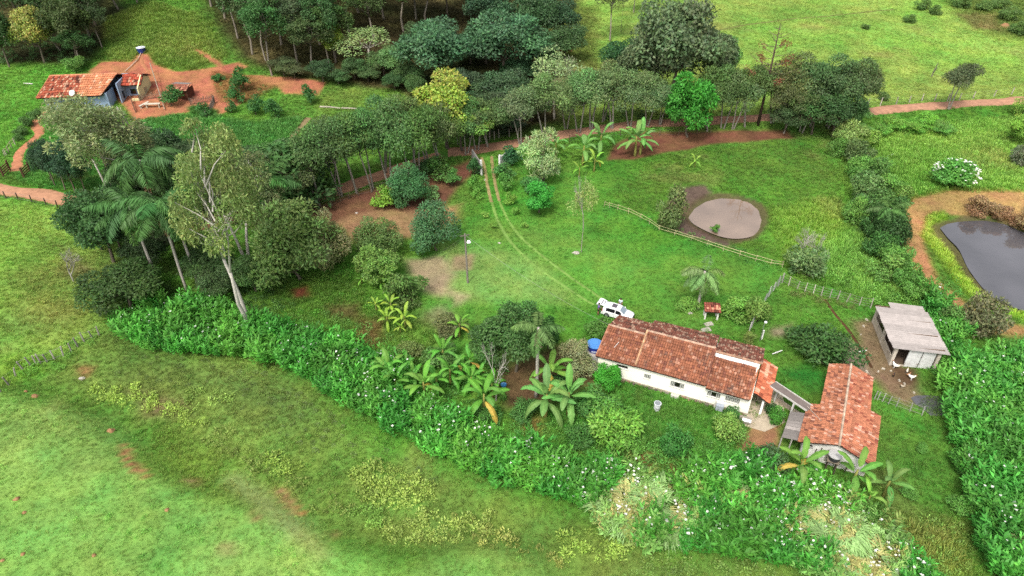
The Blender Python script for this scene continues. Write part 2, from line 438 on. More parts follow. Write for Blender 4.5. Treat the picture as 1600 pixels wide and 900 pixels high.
def mat_water(name, c, rough):
    m, n, l = nt(name)
    out = N(n, 'ShaderNodeOutputMaterial'); b = N(n, 'ShaderNodeBsdfPrincipled', Roughness=rough, IOR=2.1)
    b.inputs['Specular IOR Level'].default_value = .5
    tc = N(n, 'ShaderNodeTexCoord'); no = N(n, 'ShaderNodeTexNoise', Scale=.16, Detail=4)
    mr = N(n, 'ShaderNodeMapRange'); mr.inputs['From Min'].default_value = .3; mr.inputs['From Max'].default_value = .7; mr.inputs['To Min'].default_value = .72; mr.inputs['To Max'].default_value = 1.18
    rgb = N(n, 'ShaderNodeRGB'); rgb.outputs[0].default_value = (*c, 1)
    mx = N(n, 'ShaderNodeVectorMath', operation='SCALE')
    l.new(tc.outputs['Object'], no.inputs['Vector']); l.new(no.outputs['Fac'], mr.inputs['Value']); l.new(rgb.outputs[0], mx.inputs[0]); l.new(mr.outputs[0], mx.inputs['Scale'])
    l.new(mx.outputs[0], b.inputs['Base Color'])
    n2 = N(n, 'ShaderNodeTexNoise', Scale=1.6, Detail=3); l.new(tc.outputs['Object'], n2.inputs['Vector'])
    bp = N(n, 'ShaderNodeBump', Strength=.05, Distance=.05); l.new(n2.outputs['Fac'], bp.inputs['Height']); l.new(bp.outputs[0], b.inputs['Normal'])
    l.new(b.outputs[0], out.inputs['Surface']); MATS[name] = m
mat_water('muddy_water', C(156, 134, 116), .02)
mat_water('dark_water', C(98, 96, 100), .015)

# ---------------------------------------------------------------- mesh builder
def set_mesh(me, V, Fc, Cc=None, mat=None, smooth=False):
    me.from_pydata([tuple(v) for v in V], [], [tuple(f) for f in Fc])
    if Cc is not None:
        at = me.color_attributes.new('col', 'FLOAT_COLOR', 'POINT')
        a = np.ones((len(V), 4), np.float32); a[:, :3] = np.asarray(Cc, np.float32)
        at.data.foreach_set('color', a.ravel())
    if mat:
        me.materials.append(MATS[mat])
    if smooth:
        me.polygons.foreach_set('use_smooth', np.ones(len(me.polygons), bool))
    me.update()

class MB:
    def __init__(self):
        self.V = []; self.Fs = []; self.Cs = []
        self.c = (.5, .5, .5)
    def add(self, vs, fs, c=None):
        k = len(self.V); c = self.c if c is None else c
        self.V += [tuple(v) for v in vs]; self.Fs += [tuple(i + k for i in f) for f in fs]
        self.Cs += [c] * len(vs)
    def box(self, x0, x1, y0, y1, z0, z1, c=None):
        self.add([(x0, y0, z0), (x1, y0, z0), (x1, y1, z0), (x0, y1, z0), (x0, y0, z1), (x1, y0, z1), (x1, y1, z1), (x0, y1, z1)],
                 [(0, 3, 2, 1), (4, 5, 6, 7), (0, 1, 5, 4), (1, 2, 6, 5), (2, 3, 7, 6), (3, 0, 4, 7)], c)
    def hexa(self, b, t, c=None):
        self.add(list(b) + list(t), [(0, 3, 2, 1), (4, 5, 6, 7), (0, 1, 5, 4), (1, 2, 6, 5), (2, 3, 7, 6), (3, 0, 4, 7)], c)
    def poly(self, pts, c=None):
        self.add(pts, [tuple(range(len(pts)))], c)
    def prism(self, pts, d, c=None):
        """polygon pts pushed along d"""
        n = len(pts); a = [Vector(p) for p in pts]; b = [p + Vector(d) for p in a]
        self.add(a + b, [tuple(range(n - 1, -1, -1)), tuple(range(n, 2 * n))] + [(i, (i + 1) % n, n + (i + 1) % n, n + i) for i in range(n)], c)
    def tube(self, pts, rad, n=6, c=None, cap=True):
        pts = [Vector(p) for p in pts]
        if not hasattr(rad, '__len__'):
            rad = [rad] * len(pts)
        V = []; Fc = []
        for i, p in enumerate(pts):
            t = (pts[min(i + 1, len(pts) - 1)] - pts[max(i - 1, 0)])
            t = t.normalized() if t.length > 1e-6 else Vector((0, 0, 1))
            a = t.cross(Vector((.31, .95, .05)) if abs(t.z) > .9 else Vector((0, 0, 1))).normalized(); b = t.cross(a)
            for k in range(n):
                an = 2 * math.pi * k / n
                V.append(p + (a * math.cos(an) + b * math.sin(an)) * rad[i])
        for i in range(len(pts) - 1):
            for k in range(n):
                Fc.append((i * n + k, i * n + (k + 1) % n, (i + 1) * n + (k + 1) % n, (i + 1) * n + k))
        if cap:
            Fc.append(tuple(range(n - 1, -1, -1))); Fc.append(tuple(range((len(pts) - 1) * n, len(pts) * n)))
        self.add(V, Fc, c)
    def lathe(self, prof, n=20, o=(0, 0, 0), c=None):
        V = []; Fc = []
        for r, z in prof:
            for k in range(n):
                a = 2 * math.pi * k / n
                V.append((o[0] + r * math.cos(a), o[1] + r * math.sin(a), o[2] + z))
        for i in range(len(prof) - 1):
            for k in range(n):
                Fc.append((i * n + k, i * n + (k + 1) % n, (i + 1) * n + (k + 1) % n, (i + 1) * n + k))
        Fc.append(tuple(range(n - 1, -1, -1))); Fc.append(tuple(range((len(prof) - 1) * n, len(prof) * n)))
        self.add(V, Fc, c)
    def mesh(self, name, mat, smooth=False):
        me = bpy.data.meshes.new(name); set_mesh(me, self.V, self.Fs, self.Cs, mat, smooth)
        return me
    def build(self, name, mat, parent=None, smooth=False):
        o = bpy.data.objects.new(name, self.mesh(name, mat, smooth)); col.objects.link(o)
        o.parent = parent
        return o

def tag(o, label, cat, group=None, kind=None):
    if label: o['label'] = label
    if cat: o['category'] = cat
    if group: o['group'] = group
    if kind: o['kind'] = kind
    return o

def empty(name, loc, rz=0.0, label=None, cat=None, group=None):
    o = bpy.data.objects.new(name, None); col.objects.link(o)
    o.location = loc; o.rotation_euler = (0, 0, rz); o.empty_display_size = .3
    return tag(o, label, cat, group)

def inst(name, me, parent=None, loc=(0, 0, 0), rot=(0, 0, 0), scale=(1, 1, 1), color=None):
    o = bpy.data.objects.new(name, me); col.objects.link(o)
    o.parent = parent; o.location = loc; o.rotation_euler = rot; o.scale = scale
    if color is not None:
        o.color = (*color, 1)
    return o

def structure(o, label=None):
    o['kind'] = 'structure'
    if label: o['label'] = label
    return o

# ---------------------------------------------------------------- ground sheet, roads, paths, water
ny, nx = XX.shape
me = bpy.data.meshes.new('ground')
V = np.stack([XX, YY, HH], -1).reshape(-1, 3)
idx = np.arange(nx * ny).reshape(ny, nx)
quads = np.stack([idx[:-1, :-1], idx[:-1, 1:], idx[1:, 1:], idx[1:, :-1]], -1).reshape(-1, 4)
me.vertices.add(len(V)); me.vertices.foreach_set('co', V.astype(np.float32).ravel())
me.loops.add(quads.size); me.loops.foreach_set('vertex_index', quads.astype(np.int32).ravel())
me.polygons.add(len(quads)); me.polygons.foreach_set('loop_start', np.arange(0, quads.size, 4, dtype=np.int32))
me.update(calc_edges=True)
a4 = np.ones((len(V), 4), np.float32); a4[:, :3] = np.clip(ZC.reshape(-1, 3), .004, .9)
me.color_attributes.new('col', 'FLOAT_COLOR', 'POINT').data.foreach_set('color', a4.ravel())
me.materials.append(MATS['ground']); me.polygons.foreach_set('use_smooth', np.ones(len(quads), bool))
ground = bpy.data.objects.new('ground', me); col.objects.link(ground); structure(ground, 'green valley floor and grassy hillside')

STRIPS = []

def resample(line, st):
    line = [Vector((p[0], p[1])) for p in line]; out = []
    for i in range(len(line) - 1):                 # Catmull-Rom
        p0 = line[max(i - 1, 0)]; p1 = line[i]; p2 = line[i + 1]; p3 = line[min(i + 2, len(line) - 1)]
        n = max(2, int((p2 - p1).length / st))
        for k in range(n):
            t = k / n
            out.append(.5 * ((2 * p1) + (p2 - p0) * t + (2 * p0 - 5 * p1 + 4 * p2 - p3) * t * t + (3 * p1 - p0 - 3 * p2 + p3) * t ** 3))
    out.append(line[-1])
    return out

def strip(name, label, px, width, c, wob=.35, lift=.05, rows=7, edge=None):
    line = resample([P(*p) for p in px], .8)
    STRIPS.append((np.array([(p.x, p.y) for p in line]), width / 2))
    V = []; Cc = []; Fc = []; n = len(line); c = np.array(C(*c)); edge = c if edge is None else np.array(C(*edge))
    for i, p in enumerate(line):
        t = (line[min(i + 1, n - 1)] - line[max(i - 1, 0)]).normalized(); s = Vector((-t.y, t.x))
        for k in range(rows):
            f = 2 * k / (rows - 1) - 1
            w = width / 2 * (1 + wob * (2 * float(fbm(np.array(p.x + 40 * f), np.array(p.y), 3.0, 3))))
            q = p + s * (w * f)
            V.append((q.x, q.y, gz(q.x, q.y) + lift * (1 - abs(f) ** 3 * 1.3)))
            e = abs(f) ** 3 * .8; shade = 1 + .35 * float(fbm(np.array(q.x), np.array(q.y), 2.5, 3))
            Cc.append((c * (1 - e) + edge * e) * shade)
    for i in range(n - 1):
        for k in range(rows - 1):
            Fc.append((i * rows + k, i * rows + k + 1, (i + 1) * rows + k + 1, (i + 1) * rows + k))
    me = bpy.data.meshes.new(name); set_mesh(me, V, Fc, Cc, 'dirt', True)
    o = bpy.data.objects.new(name, me); col.objects.link(o)
    return structure(o, label)

strip('dirt_road', 'red dirt road running past the gate between rows of trees', ROAD_R, 4.2, (196, 148, 120), edge=(156, 122, 92))
strip('dirt_road', 'pale orange dirt road bending past the palm grove', [(-160, 272), (0, 297), (60, 304), (140, 322), (230, 345), (330, 345), (430, 322), (520, 300), (620, 266), (690, 242)], 4.0, (206, 154, 122), edge=(160, 126, 92))
strip('footpath', 'narrow orange footpath climbing to the blue house', [(24, 268), (30, 240), (46, 225), (62, 208), (54, 192), (72, 176), (90, 172)], 2.0, (200, 136, 102))
strip('footpath', 'short red path up to the hillside water tank', [(232, 112), (222, 98), (222, 84)], .9, (186, 126, 92))
strip('wheel_track', 'bare wheel rut by the stained gate wall', [(752, 246), (757, 262), (762, 290), (768, 316)], .65, (170, 152, 106), edge=(150, 160, 90))
strip('wheel_track', 'bare wheel rut by the white gate wall', [(768, 244), (770, 262), (774, 288), (780, 314)], .65, (168, 150, 104), edge=(150, 160, 90))
strip('wheel_track', 'faint worn rut continuing towards the parked car, house side', [(768, 316), (778, 345), (798, 378), (830, 410), (870, 440), (905, 462), (928, 476)], .55, (134, 170, 86), .6, .02, edge=(108, 156, 64))
strip('wheel_track', 'faint worn rut continuing towards the parked car, pond side', [(780, 314), (794, 344), (815, 372), (850, 402), (890, 432), (925, 456), (942, 468)], .55, (132, 168, 84), .6, .02, edge=(108, 156, 64))
strip('footpath', 'pale worn track between garden beds on the hillside', [(446, 228), (462, 208), (482, 184)], 1.5, (150, 132, 96))
strip('drain_ditch', 'thin brown drain trench cut across the paddock', [(1288, 468), (1308, 495), (1325, 515), (1345, 545), (1362, 575)], .45, (96, 70, 48), .5, .04)
strip('cattle_track', 'thin cow track crossing the far pasture', [(1090, 55), (1160, 40), (1260, 28), (1400, 15)], 1.0, (120, 128, 70), .5, .04)

def water(name, px, z, mat, label, grow=1.03):
    w = [Vector(flat(*p, z)) for p in px]; c = sum(w, Vector((0, 0))) / len(w)
    w = resample([c + (p - c) * grow for p in w] + [c + (w[0] - c) * grow], .6)[:-1]
    m = MB(); m.c = (.3, .3, .3)
    m.add([(p.x, p.y, z) for p in w] + [(c.x, c.y, z)], [(i, (i + 1) % len(w), len(w)) for i in range(len(w))])
    return structure(m.build(name, mat), label)
water('pond_water', POND1, P1Z, 'muddy_water', 'round muddy pinkish pond in the grass')
water('pond_water', POND2, P2Z, 'dark_water', 'dark grey fish pond ringed by dry brown banks')

# ---------------------------------------------------------------- scattered growth that nobody could count
def scatter(name, pts, tint, size, tilt, variants, label, var=None, rotz=None, tiltdir=None):
    """points with size, turn and tint; geometry nodes set one variant on each"""
    n = len(pts); me = bpy.data.meshes.new(name)
    me.vertices.add(n); me.vertices.foreach_set('co', np.asarray(pts, np.float32).ravel())
    rz = rng.random(n) * 6.283 if rotz is None else rotz
    rot = np.zeros((n, 3), np.float32); rot[:, 0] = tilt * rng.standard_normal(n) if np.isscalar(tilt) else tilt
    rot[:, 2] = rz
    me.attributes.new('rot', 'FLOAT_VECTOR', 'POINT').data.foreach_set('vector', rot.ravel())
    me.attributes.new('size', 'FLOAT', 'POINT').data.foreach_set('value', np.asarray(size, np.float32))
    t4 = np.ones((n, 4), np.float32); t4[:, :3] = np.clip(tint, .002, .95)
    me.attributes.new('tint', 'FLOAT_COLOR', 'POINT').data.foreach_set('color', t4.ravel())
    v = rng.integers(0, len(variants), n) if var is None else var
    me.attributes.new('var', 'INT', 'POINT').data.foreach_set('value', v.astype(np.int32))
    o = bpy.data.objects.new(name, me); col.objects.link(o)
    g = bpy.data.node_groups.new(name + '_scatter', 'GeometryNodeTree')
    g.interface.new_socket('Geometry', in_out='INPUT', socket_type='NodeSocketGeometry')
    g.interface.new_socket('Geometry', in_out='OUTPUT', socket_type='NodeSocketGeometry')
    n_, l_ = g.nodes, g.links
    gi = n_.new('NodeGroupInput'); go = n_.new('NodeGroupOutput'); jn = n_.new('GeometryNodeJoinGeometry')
    def attr(nm, ty):
        a = n_.new('GeometryNodeInputNamedAttribute'); a.data_type = ty; a.inputs['Name'].default_value = nm
        return [s for s in a.outputs if s.enabled and s.name == 'Attribute'][0]
    av = attr('var', 'INT'); ar = attr('rot', 'FLOAT_VECTOR'); asz = attr('size', 'FLOAT')
    for k, me_v in enumerate(variants):
        src = bpy.data.objects.new(name + '_piece', me_v)
        oi = n_.new('GeometryNodeObjectInfo'); oi.inputs['Object'].default_value = src; oi.inputs['As Instance'].default_value = True
        cm = n_.new('FunctionNodeCompare'); cm.data_type = 'INT'; cm.operation = 'EQUAL'
        l_.new(av, cm.inputs[2]); cm.inputs[3].default_value = k
        ip = n_.new('GeometryNodeInstanceOnPoints')
        l_.new(gi.outputs[0], ip.inputs['Points']); l_.new(cm.outputs[0], ip.inputs['Selection']); l_.new(oi.outputs['Geometry'], ip.inputs['Instance'])
        l_.new(ar, ip.inputs['Rotation']); l_.new(asz, ip.inputs['Scale']); l_.new(ip.outputs[0], jn.inputs[0])
    l_.new(jn.outputs[0], go.inputs[0])
    o.modifiers.new('scatter', 'NODES').node_group = g
    tag(o, label, None, None, 'stuff')
    return o

def tuft_mesh(seed, blades, h, w, spread, lean):
    r = np.random.default_rng(seed); m = MB()
    for i in range(blades):
        a = r.random() * 6.283; ro = spread * math.sqrt(r.random()); x, y = ro * math.cos(a), ro * math.sin(a)
        b = a + r.normal() * .8; L = h * (.6 + .6 * r.random()); le = lean * (.4 + r.random())
        dx, dy = math.cos(b), math.sin(b); px, py = -dy * w, dx * w; v = .7 + .6 * r.random(); c = (v * (.9 + .25 * r.random()), v, v * .9)
        m.add([(x - px, y - py, -.04), (x + px, y + py, -.04), (x + px * .8 + dx * le * L * .4, y + py * .8 + dy * le * L * .4, L * .6), (x - px * .8 + dx * le * L * .4, y - py * .8 + dy * le * L * .4, L * .6),
               (x + dx * le * L, y + dy * le * L, L)], [(0, 1, 2, 3), (3, 2, 4)], c)
    return m.mesh('grass_tuft', 'leaf_scatter')

def inpoly(pts, poly_w):
    return sdpoly(pts[:, 0], pts[:, 1], poly_w) > 0

def keepout(x, y):
    k = np.ones(x.shape, bool)
    for line, hw in STRIPS:
        m = (x > line[:, 0].min() - 4) & (x < line[:, 0].max() + 4) & (y > line[:, 1].min() - 4) & (y < line[:, 1].max() + 4)
        if m.any():
            s = line[::3]
            d = sdline(x[m], y[m], list(s) + [line[-1]])
            k[m] &= d > hw * (.9 if hw > .5 else .5)
    for poly, z in ((fP1, P1Z), (fP2, P2Z)):
        k &= sdpoly(x, y, poly) < -.2
    return k

def frustum_points(n, y0=26, y1=236, margin=6):
    """ground points spread over the valley, thinning out with distance"""
    y = y0 + (y1 - y0) * rng.random(n * 3) ** 1.0
    w = .74 * (y * cp + CAMH * sp) + margin
    x = (rng.random(n * 3) * 2 - 1) * 185
    keep = (np.abs(x) < w) & (rng.random(n * 3) < np.clip(80.0 / (y + 15), .3, 1) ** 1.1)
    return x[keep][:n], y[keep][:n]
GRASS_N = 300000
x, y = frustum_points(GRASS_N)
gh = bil(ZG, x, y)
k = keepout(x, y) & (rng.random(len(x)) < sstep(gh / .14))
for q in ([(8.2, 59), (24.3, 51.5), (27.8, 58.9), (12, 65.8)], [(28.2, 46), (34, 43.3), (38.4, 55), (34.9, 56.3)], [(43.6, 59.4), (48.3, 59.6), (50, 68), (45, 67)]):
    k &= sdpoly(x, y, q) < 0
x, y, gh = x[k], y[k], gh[k]
cc = bil(ZC, x, y) * (1.3 + .34 * (rng.random((len(x), 1)) - .5) + .3 * fbm(x, y, 1.6, 2)[:, None])
cc *= 1 + (rng.random((len(x), 3)) - .5) * .16
cc *= (1 + .9 * np.clip(gh - .1, 0, .5))[:, None]
cc = cc * .78 + cc.mean(1, keepdims=True) * np.array([.29, .24, .11])
far = np.clip((y + 10) / 90, .8, 1.7)
sz = np.clip(gh, .06, .8) / .35 * (.6 + .7 * rng.random(len(x))) * far ** .5
sz = np.clip(sz, .35, 3)
tufts = [tuft_mesh(s, 13, .34, .022, .26, .7) for s in range(4)]
scatter('grass', np.stack([x, y, bil(HH, x, y)], -1), cc, sz, .12, tufts, 'short green grass growing over the valley')
# ---------------------------------------------------------------- plants: prototypes
def T(r, g, b, k=1.15):
    c = lin((r, g, b)) * k
    return tuple(c * .84 + c.mean() * np.array([.2, .17, .1]))

def leaves_mesh(name, pos, axis_, nrm, L, W, colr, mat='leaf'):
    """one rhombic leaf per row"""
    n = len(pos)
    ax = axis_ / (np.linalg.norm(axis_, axis=1, keepdims=True) + 1e-9)
    sd = np.cross(nrm, ax); sd /= np.linalg.norm(sd, axis=1, keepdims=True) + 1e-9
    up = np.cross(ax, sd)
    L = np.asarray(L).reshape(-1, 1) * np.ones((n, 1)); W = np.asarray(W).reshape(-1, 1) * np.ones((n, 1))
    v0 = pos; v1 = pos + ax * L * .45 + sd * W * .5 + up * L * .06; v2 = pos + ax * L - up * L * .08; v3 = pos + ax * L * .45 - sd * W * .5 + up * L * .06
    V = np.stack([v0, v1, v2, v3], 1).reshape(-1, 3)
    me = bpy.data.meshes.new(name)
    me.vertices.add(4 * n); me.vertices.foreach_set('co', V.astype(np.float32).ravel())
    me.loops.add(4 * n); me.loops.foreach_set('vertex_index', np.arange(4 * n, dtype=np.int32))
    me.polygons.add(n); me.polygons.foreach_set('loop_start', np.arange(0, 4 * n, 4, dtype=np.int32))
    me.update(calc_edges=True)
    c4 = np.ones((4 * n, 4), np.float32); c4[:, :3] = np.repeat(colr, 4, 0)
    me.color_attributes.new('col', 'FLOAT_COLOR', 'POINT').data.foreach_set('color', c4.ravel())
    me.materials.append(MATS[mat])
    return me

def unit(r, n):
    d = r.standard_normal((n, 3)); return d / np.linalg.norm(d, axis=1, keepdims=True)

PROTO = {}

def make_tree(key, seeds, H, W, tf, nc, cr, nl, L, wr=.5, mode='round', bark=(120, 110, 95), tr=.022, stems=1, inner=.1, flat_=.75, hue=.12, skirt=0.0):
    PROTO[key] = []
    for s in seeds:
        r = np.random.default_rng(s); zc = H * (1 + tf) / 2; rz = H * (1 - tf) / 2
        d = unit(r, nc * 5)
        if mode != 'column':
            d = d[d[:, 2] > -.45 - skirt][:nc]
        d = d[:nc]; nck = len(d)
        rad = .3 + .66 * r.random((nck, 1)) ** .7
        cc = d * rad * np.array([W / 2, W / 2, rz]) + np.array([0, 0, zc])
        crs = cr * W * (.5 + .95 * r.random(nck))
        # leaves on the shells of the clumps
        nk = np.maximum(20, (nl * crs ** 2 / np.sum(crs ** 2)).astype(int)); ci = np.repeat(np.arange(nck), nk); n = len(ci)
        ld = unit(r, n); outd = cc[ci] - np.array([0, 0, zc]); outd /= np.linalg.norm(outd, axis=1, keepdims=True) + 1e-6
        ld = ld + outd * .35 + np.array([0, 0, .3]); ld /= np.linalg.norm(ld, axis=1, keepdims=True)
        ell = np.array([1, 1, flat_ if mode != 'weep' else 1.15])
        pos = cc[ci] + ld * crs[ci, None] * (.45 + .6 * r.random((n, 1)) ** .5) * ell
        if mode == 'weep':
            ax = unit(r, n) * 1.0 + np.array([0, 0, -.6]); nr = unit(r, n)
        else:
            ax = unit(r, n) + ld * .5 + np.array([0, 0, -.1]); nr = ld + .5 * unit(r, n) + np.array([0, 0, .5])
        ni = int(n * inner)
        if ni:
            pin = unit(r, ni) * (r.random((ni, 1)) ** .4) * np.array([W * .36, W * .36, rz * .75]) + np.array([0, 0, zc])
            pos = np.concatenate([pos, pin]); ax = np.concatenate([ax, unit(r, ni)]); nr = np.concatenate([nr, unit(r, ni) + [0, 0, .5]]); ci = np.concatenate([ci, r.integers(0, nck, ni)])
        N_ = len(pos)
        v = .98 * (.72 + .56 * r.random((N_, 1))) * (.82 + .36 * r.random(nck))[ci][:, None]
        cl = v * (1 + hue * (r.random((N_, 3)) - .5) * 2 + hue * (r.random((nck, 3)) - .5)[ci])
        pos[:, 2] = np.maximum(pos[:, 2], .08)
        crown = leaves_mesh('crown', pos, ax, nr, L * (.65 + .7 * r.random(N_)), L * wr * (.8 + .4 * r.random(N_)), cl)
        m = MB()
        bc = C(*bark)
        for st in range(stems):
            a0 = r.random() * 6.28; sp_ = 0 if stems == 1 else W * .16
            lean = np.array([math.cos(a0), math.sin(a0)]) * (W * .05 + sp_)
            foot = lean * (.25 if stems > 1 else .1)
            top = np.array([lean[0], lean[1], max(H * tf * 1.25, .3)]); mid = (np.array([foot[0], foot[1], 0]) + top) / 2 + r.normal(size=3) * H * .012
            r0 = H * tr * (.75 if stems > 1 else 1)
            m.tube([(foot[0], foot[1], -.35), (foot[0], foot[1], .05), mid, top], [r0 * 1.5, r0 * 1.15, r0 * .9, r0 * .65], 7, bc)
            if mode == 'weep' or mode == 'column':
                t2 = np.array([lean[0] * 1.2, lean[1] * 1.2, H * .8]); m2 = (top + t2) / 2 + r.normal(size=3) * W * .06
                m.tube([top, m2, t2], [r0 * .65, r0 * .45, r0 * .15], 6, bc); hub = [top, m2, (m2 + t2) / 2]
            else:
                hub = [top]
            for k in r.permutation(nck)[:max(5, int(nck * .6) // stems)]:
                h0 = hub[r.integers(len(hub))]; e = cc[k]
                if mode in ('weep', 'column') :
                    h0 = np.array([lean[0], lean[1], max(H * tf * .9, e[2] - H * .12)])
                md = (h0 + e) / 2 + r.normal(size=3) * W * .03
                m.tube([h0, md, e], [r0 * .45, r0 * .28, r0 * .08], 5, bc, False)
        trunk = m.mesh('trunk', 'bark', True)
        PROTO[key].append((trunk, crown, H, W, tf))

make_tree('broad', (1, 2, 3), 9, 7.5, .28, 28, .17, 7600, .36, .55)
make_tree('olive', (4, 5, 6), 7, 5.6, .42, 24, .17, 6000, .27, .42, bark=(165, 158, 145), stems=2, inner=.05, tr=.02)
make_tree('euc', (7, 8, 9), 17, 7.0, .28, 48, .125, 9000, .34, .34, 'weep', bark=(206, 200, 188), tr=.015, stems=2, inner=.03)
make_tree('slim', (10, 11, 12), 15, 5.4, .32, 34, .15, 5600, .36, .38, 'weep', bark=(158, 148, 132), tr=.009, inner=.04)
make_tree('mango', (13, 14), 6, 5.2, .14, 26, .16, 5200, .34, .5, inner=.15, skirt=.3)
make_tree('yellow', (15, 16), 9, 7.5, .25, 24, .16, 5200, .36, .6, hue=.22)
make_tree('round', (17, 18), 5, 5.2, .1, 30, .15, 7000, .25, .45, inner=.2, skirt=.45, flat_=.9)
make_tree('bush', (19, 20, 21), 2.2, 2.6, .03, 16, .2, 2600, .2, .5, inner=.2, skirt=.6, stems=3, tr=.02)
make_tree('lush', (22, 23), 3.2, 3.6, .06, 18, .19, 2000, .36, .42, inner=.15, skirt=.5, stems=3, tr=.018)
make_tree('citrus', (24, 25), 2.0, 1.8, .12, 10, .2, 900, .22, .5, inner=.2, skirt=.5)
make_tree('airy', (26, 27), 7, 4.6, .45, 16, .16, 1500, .26, .4, bark=(188, 180, 166), tr=.016, inner=.02, flat_=.9)
make_tree('spiky', (28, 29), 5, 4.4, .05, 24, .14, 4200, .34, .25, 'column', hue=.15, skirt=.4)

def plant(key, u, vb, vt, w, tint, label, group=None, name='tree', cat='tree', k=None, turn=None):
    """a tree whose foot is seen at (u, vb) and whose crown tops out at row vt and is w pixels wide"""
    base = P(u, vb); d = depth(base); W_ = w * d / F
    if group: vt -= random.uniform(-5, 7)
    pr = PROTO[key]; trunk, crown, H, W, tf = pr[(random.randrange(len(pr)) if k is None else k) % len(pr)]
    dep = math.atan2(CAMH - base[2], math.hypot(base[0], base[1])); lo, hi = .3, 40
    for _ in range(30):
        h = (lo + hi) / 2; zc = h * (1 + tf) / 2; rz = h * (1 - tf) / 2
        pu, pv = project((base[0], base[1], base[2] + zc)); off = .95 * math.hypot(rz * math.cos(dep), W_ / 2 * math.sin(dep)) * F / d
        if pv - off > vt: lo = h
        else: hi = h
    if h < .62 * W_: W_ = max(.6 * W_, h / .62); h = max(h, .5 * W_)
    o = empty(name, base, random.random() * 6.28 if turn is None else turn, label, cat, group)
    o.scale = (W_ / W, W_ / W, h / H)
    inst('trunk', trunk, o); inst('crown', crown, o, color=tint)
    return o

def bush(key, uc, vc, w, h, tint, label, group=None, name='shrub', cat='shrub', k=None):
    """a shrub whose outline is centred on (uc, vc), w x h pixels"""
    base = P(uc, vc + h * .25); d = depth(base); dep = math.atan2(CAMH - base[2], math.hypot(base[0], base[1]))
    W_ = w * d / F; q = (h / 2 * d / F) ** 2 - (W_ / 2 * math.sin(dep)) ** 2
    rz = max(math.sqrt(max(q, 0)) / math.cos(dep), W_ * .3)
    base = P(uc, vc + rz * math.cos(dep) * F / d)
    pr = PROTO[key]; trunk, crown, H, W, tf = pr[(random.randrange(len(pr)) if k is None else k) % len(pr)]
    o = empty(name, base, random.random() * 6.28, label, cat, group)
    o.scale = (W_ / W, W_ / W, 2 * rz / H)
    inst('trunk', trunk, o); inst('crown', crown, o, color=tint)
    return o

def jit(c, a=.12):
    return tuple(x * (1 + a * (random.random() * 2 - 1)) for x in c)

# banana plants
def banana_leaf(seed):
    r = np.random.default_rng(seed); m = MB(); n = 10; V = []; Cc = []; Fc = []
    L = 2.3; droop = .5 + .5 * r.random()
    for i in range(n + 1):
        t = i / n; x = L * (.12 + .88 * t) * (1 - .12 * droop * t * t); z = L * (.62 * t - .78 * droop * t * t)
        w = .27 * max(.03, math.sin(math.pi * min(1, t * .93 + .06))) ** .55 * (.82 + .3 * r.random()); w = .03 if i == 0 else w
        dz = -w * (.18 + .2 * r.random()); j = r.normal() * .04
        V += [(x + j, w, z + dz), (x, 0, z), (x - j, -w, z + dz)]
        v = .85 + .3 * r.random(); Cc += [(v * .95, v, v * .8), (1.35, 1.25, 1.0), (v * .95, v, v * .8)]
    for i in range(n):
        Fc += [(3 * i, 3 * i + 1, 3 * i + 4, 3 * i + 3), (3 * i + 1, 3 * i + 2, 3 * i + 5, 3 * i + 4)]
    m.V, m.Fs, m.Cs = V, Fc, Cc
    return m.mesh('leaf', 'leaf')
BLEAF = [banana_leaf(s) for s in range(6)]

def banana_stem():
    m = MB(); m.tube([(0, 0, -.2), (.02, 0, .5), (.05, .02, 1.2), (.06, .03, 1.9)], [.17, .14, .11, .07], 8, C(150, 150, 80)); return m.mesh('stem', 'bark', True)
BSTEM = banana_stem()

def banana(u, v, vt, tint, label, group=None, n=9, dry=1):
    base = P(u, v); s = rise(base, vt) / 3.6 * random.uniform(.85, 1.15)
    o = empty('banana_plant', base, random.random() * 6.28, label, 'banana plant', group); o.scale = (s * .88, s * .88, s * 1.08)
    inst('stem', BSTEM, o)
    for i in range(n):
        a = i * 2.399 + random.uniform(-.25, .25); f = i / n
        t = jit(tuple(.72 * q for q in tint), .14)
        if i < dry and random.random() < .5:
            t = jit(T(176, 158, 70), .1)
        inst('leaf', BLEAF[(i * 5 + int(u)) % 6], o, (.06, .03, 1.55 + .4 * f), (0, .62 - 1.45 * f + random.uniform(-.12, .12), a), (1.0 - .12 * f, 1.0, 1.0), t)
    return o

# palms
def frond_mesh(seed, droop, dead=False):
    r = np.random.default_rng(seed); L = 2.9; n = 30; pts = []
    for i in range(n + 1):
        t = i / n; pts.append(np.array([L * t * (1 - .25 * droop * t), 0, L * (.5 * t - droop * t * t)]))
    pts = np.array(pts); pos = []; ax = []; nr = []; Ls = []
    for i in range(3, n + 1):
        t = i / n; tg = pts[i] - pts[i - 1]; tg /= np.linalg.norm(tg)
        for sgn in (-1, 1):
            for q in range(2):
                pos.append(pts[i] - tg * .045 * q); ax.append(tg * .55 + np.array([0, sgn, 0]) * 1.0 + np.array([0, 0, -.55 - .5 * r.random()]) + r.normal(size=3) * .12); nr.append(np.array([0, 0, 1.0]) + r.normal(size=3) * .3)
                Ls.append(.85 * math.sin(math.pi * (.12 + .8 * t)) * (.8 + .4 * r.random()))
    N_ = len(pos); v = .75 + .5 * r.random((N_, 1))
    me = leaves_mesh('frond', np.array(pos), np.array(ax), np.array(nr), np.array(Ls), .075, v * np.ones((N_, 3)))
    return me
FROND = [frond_mesh(i, .5 + .12 * i) for i in range(4)]

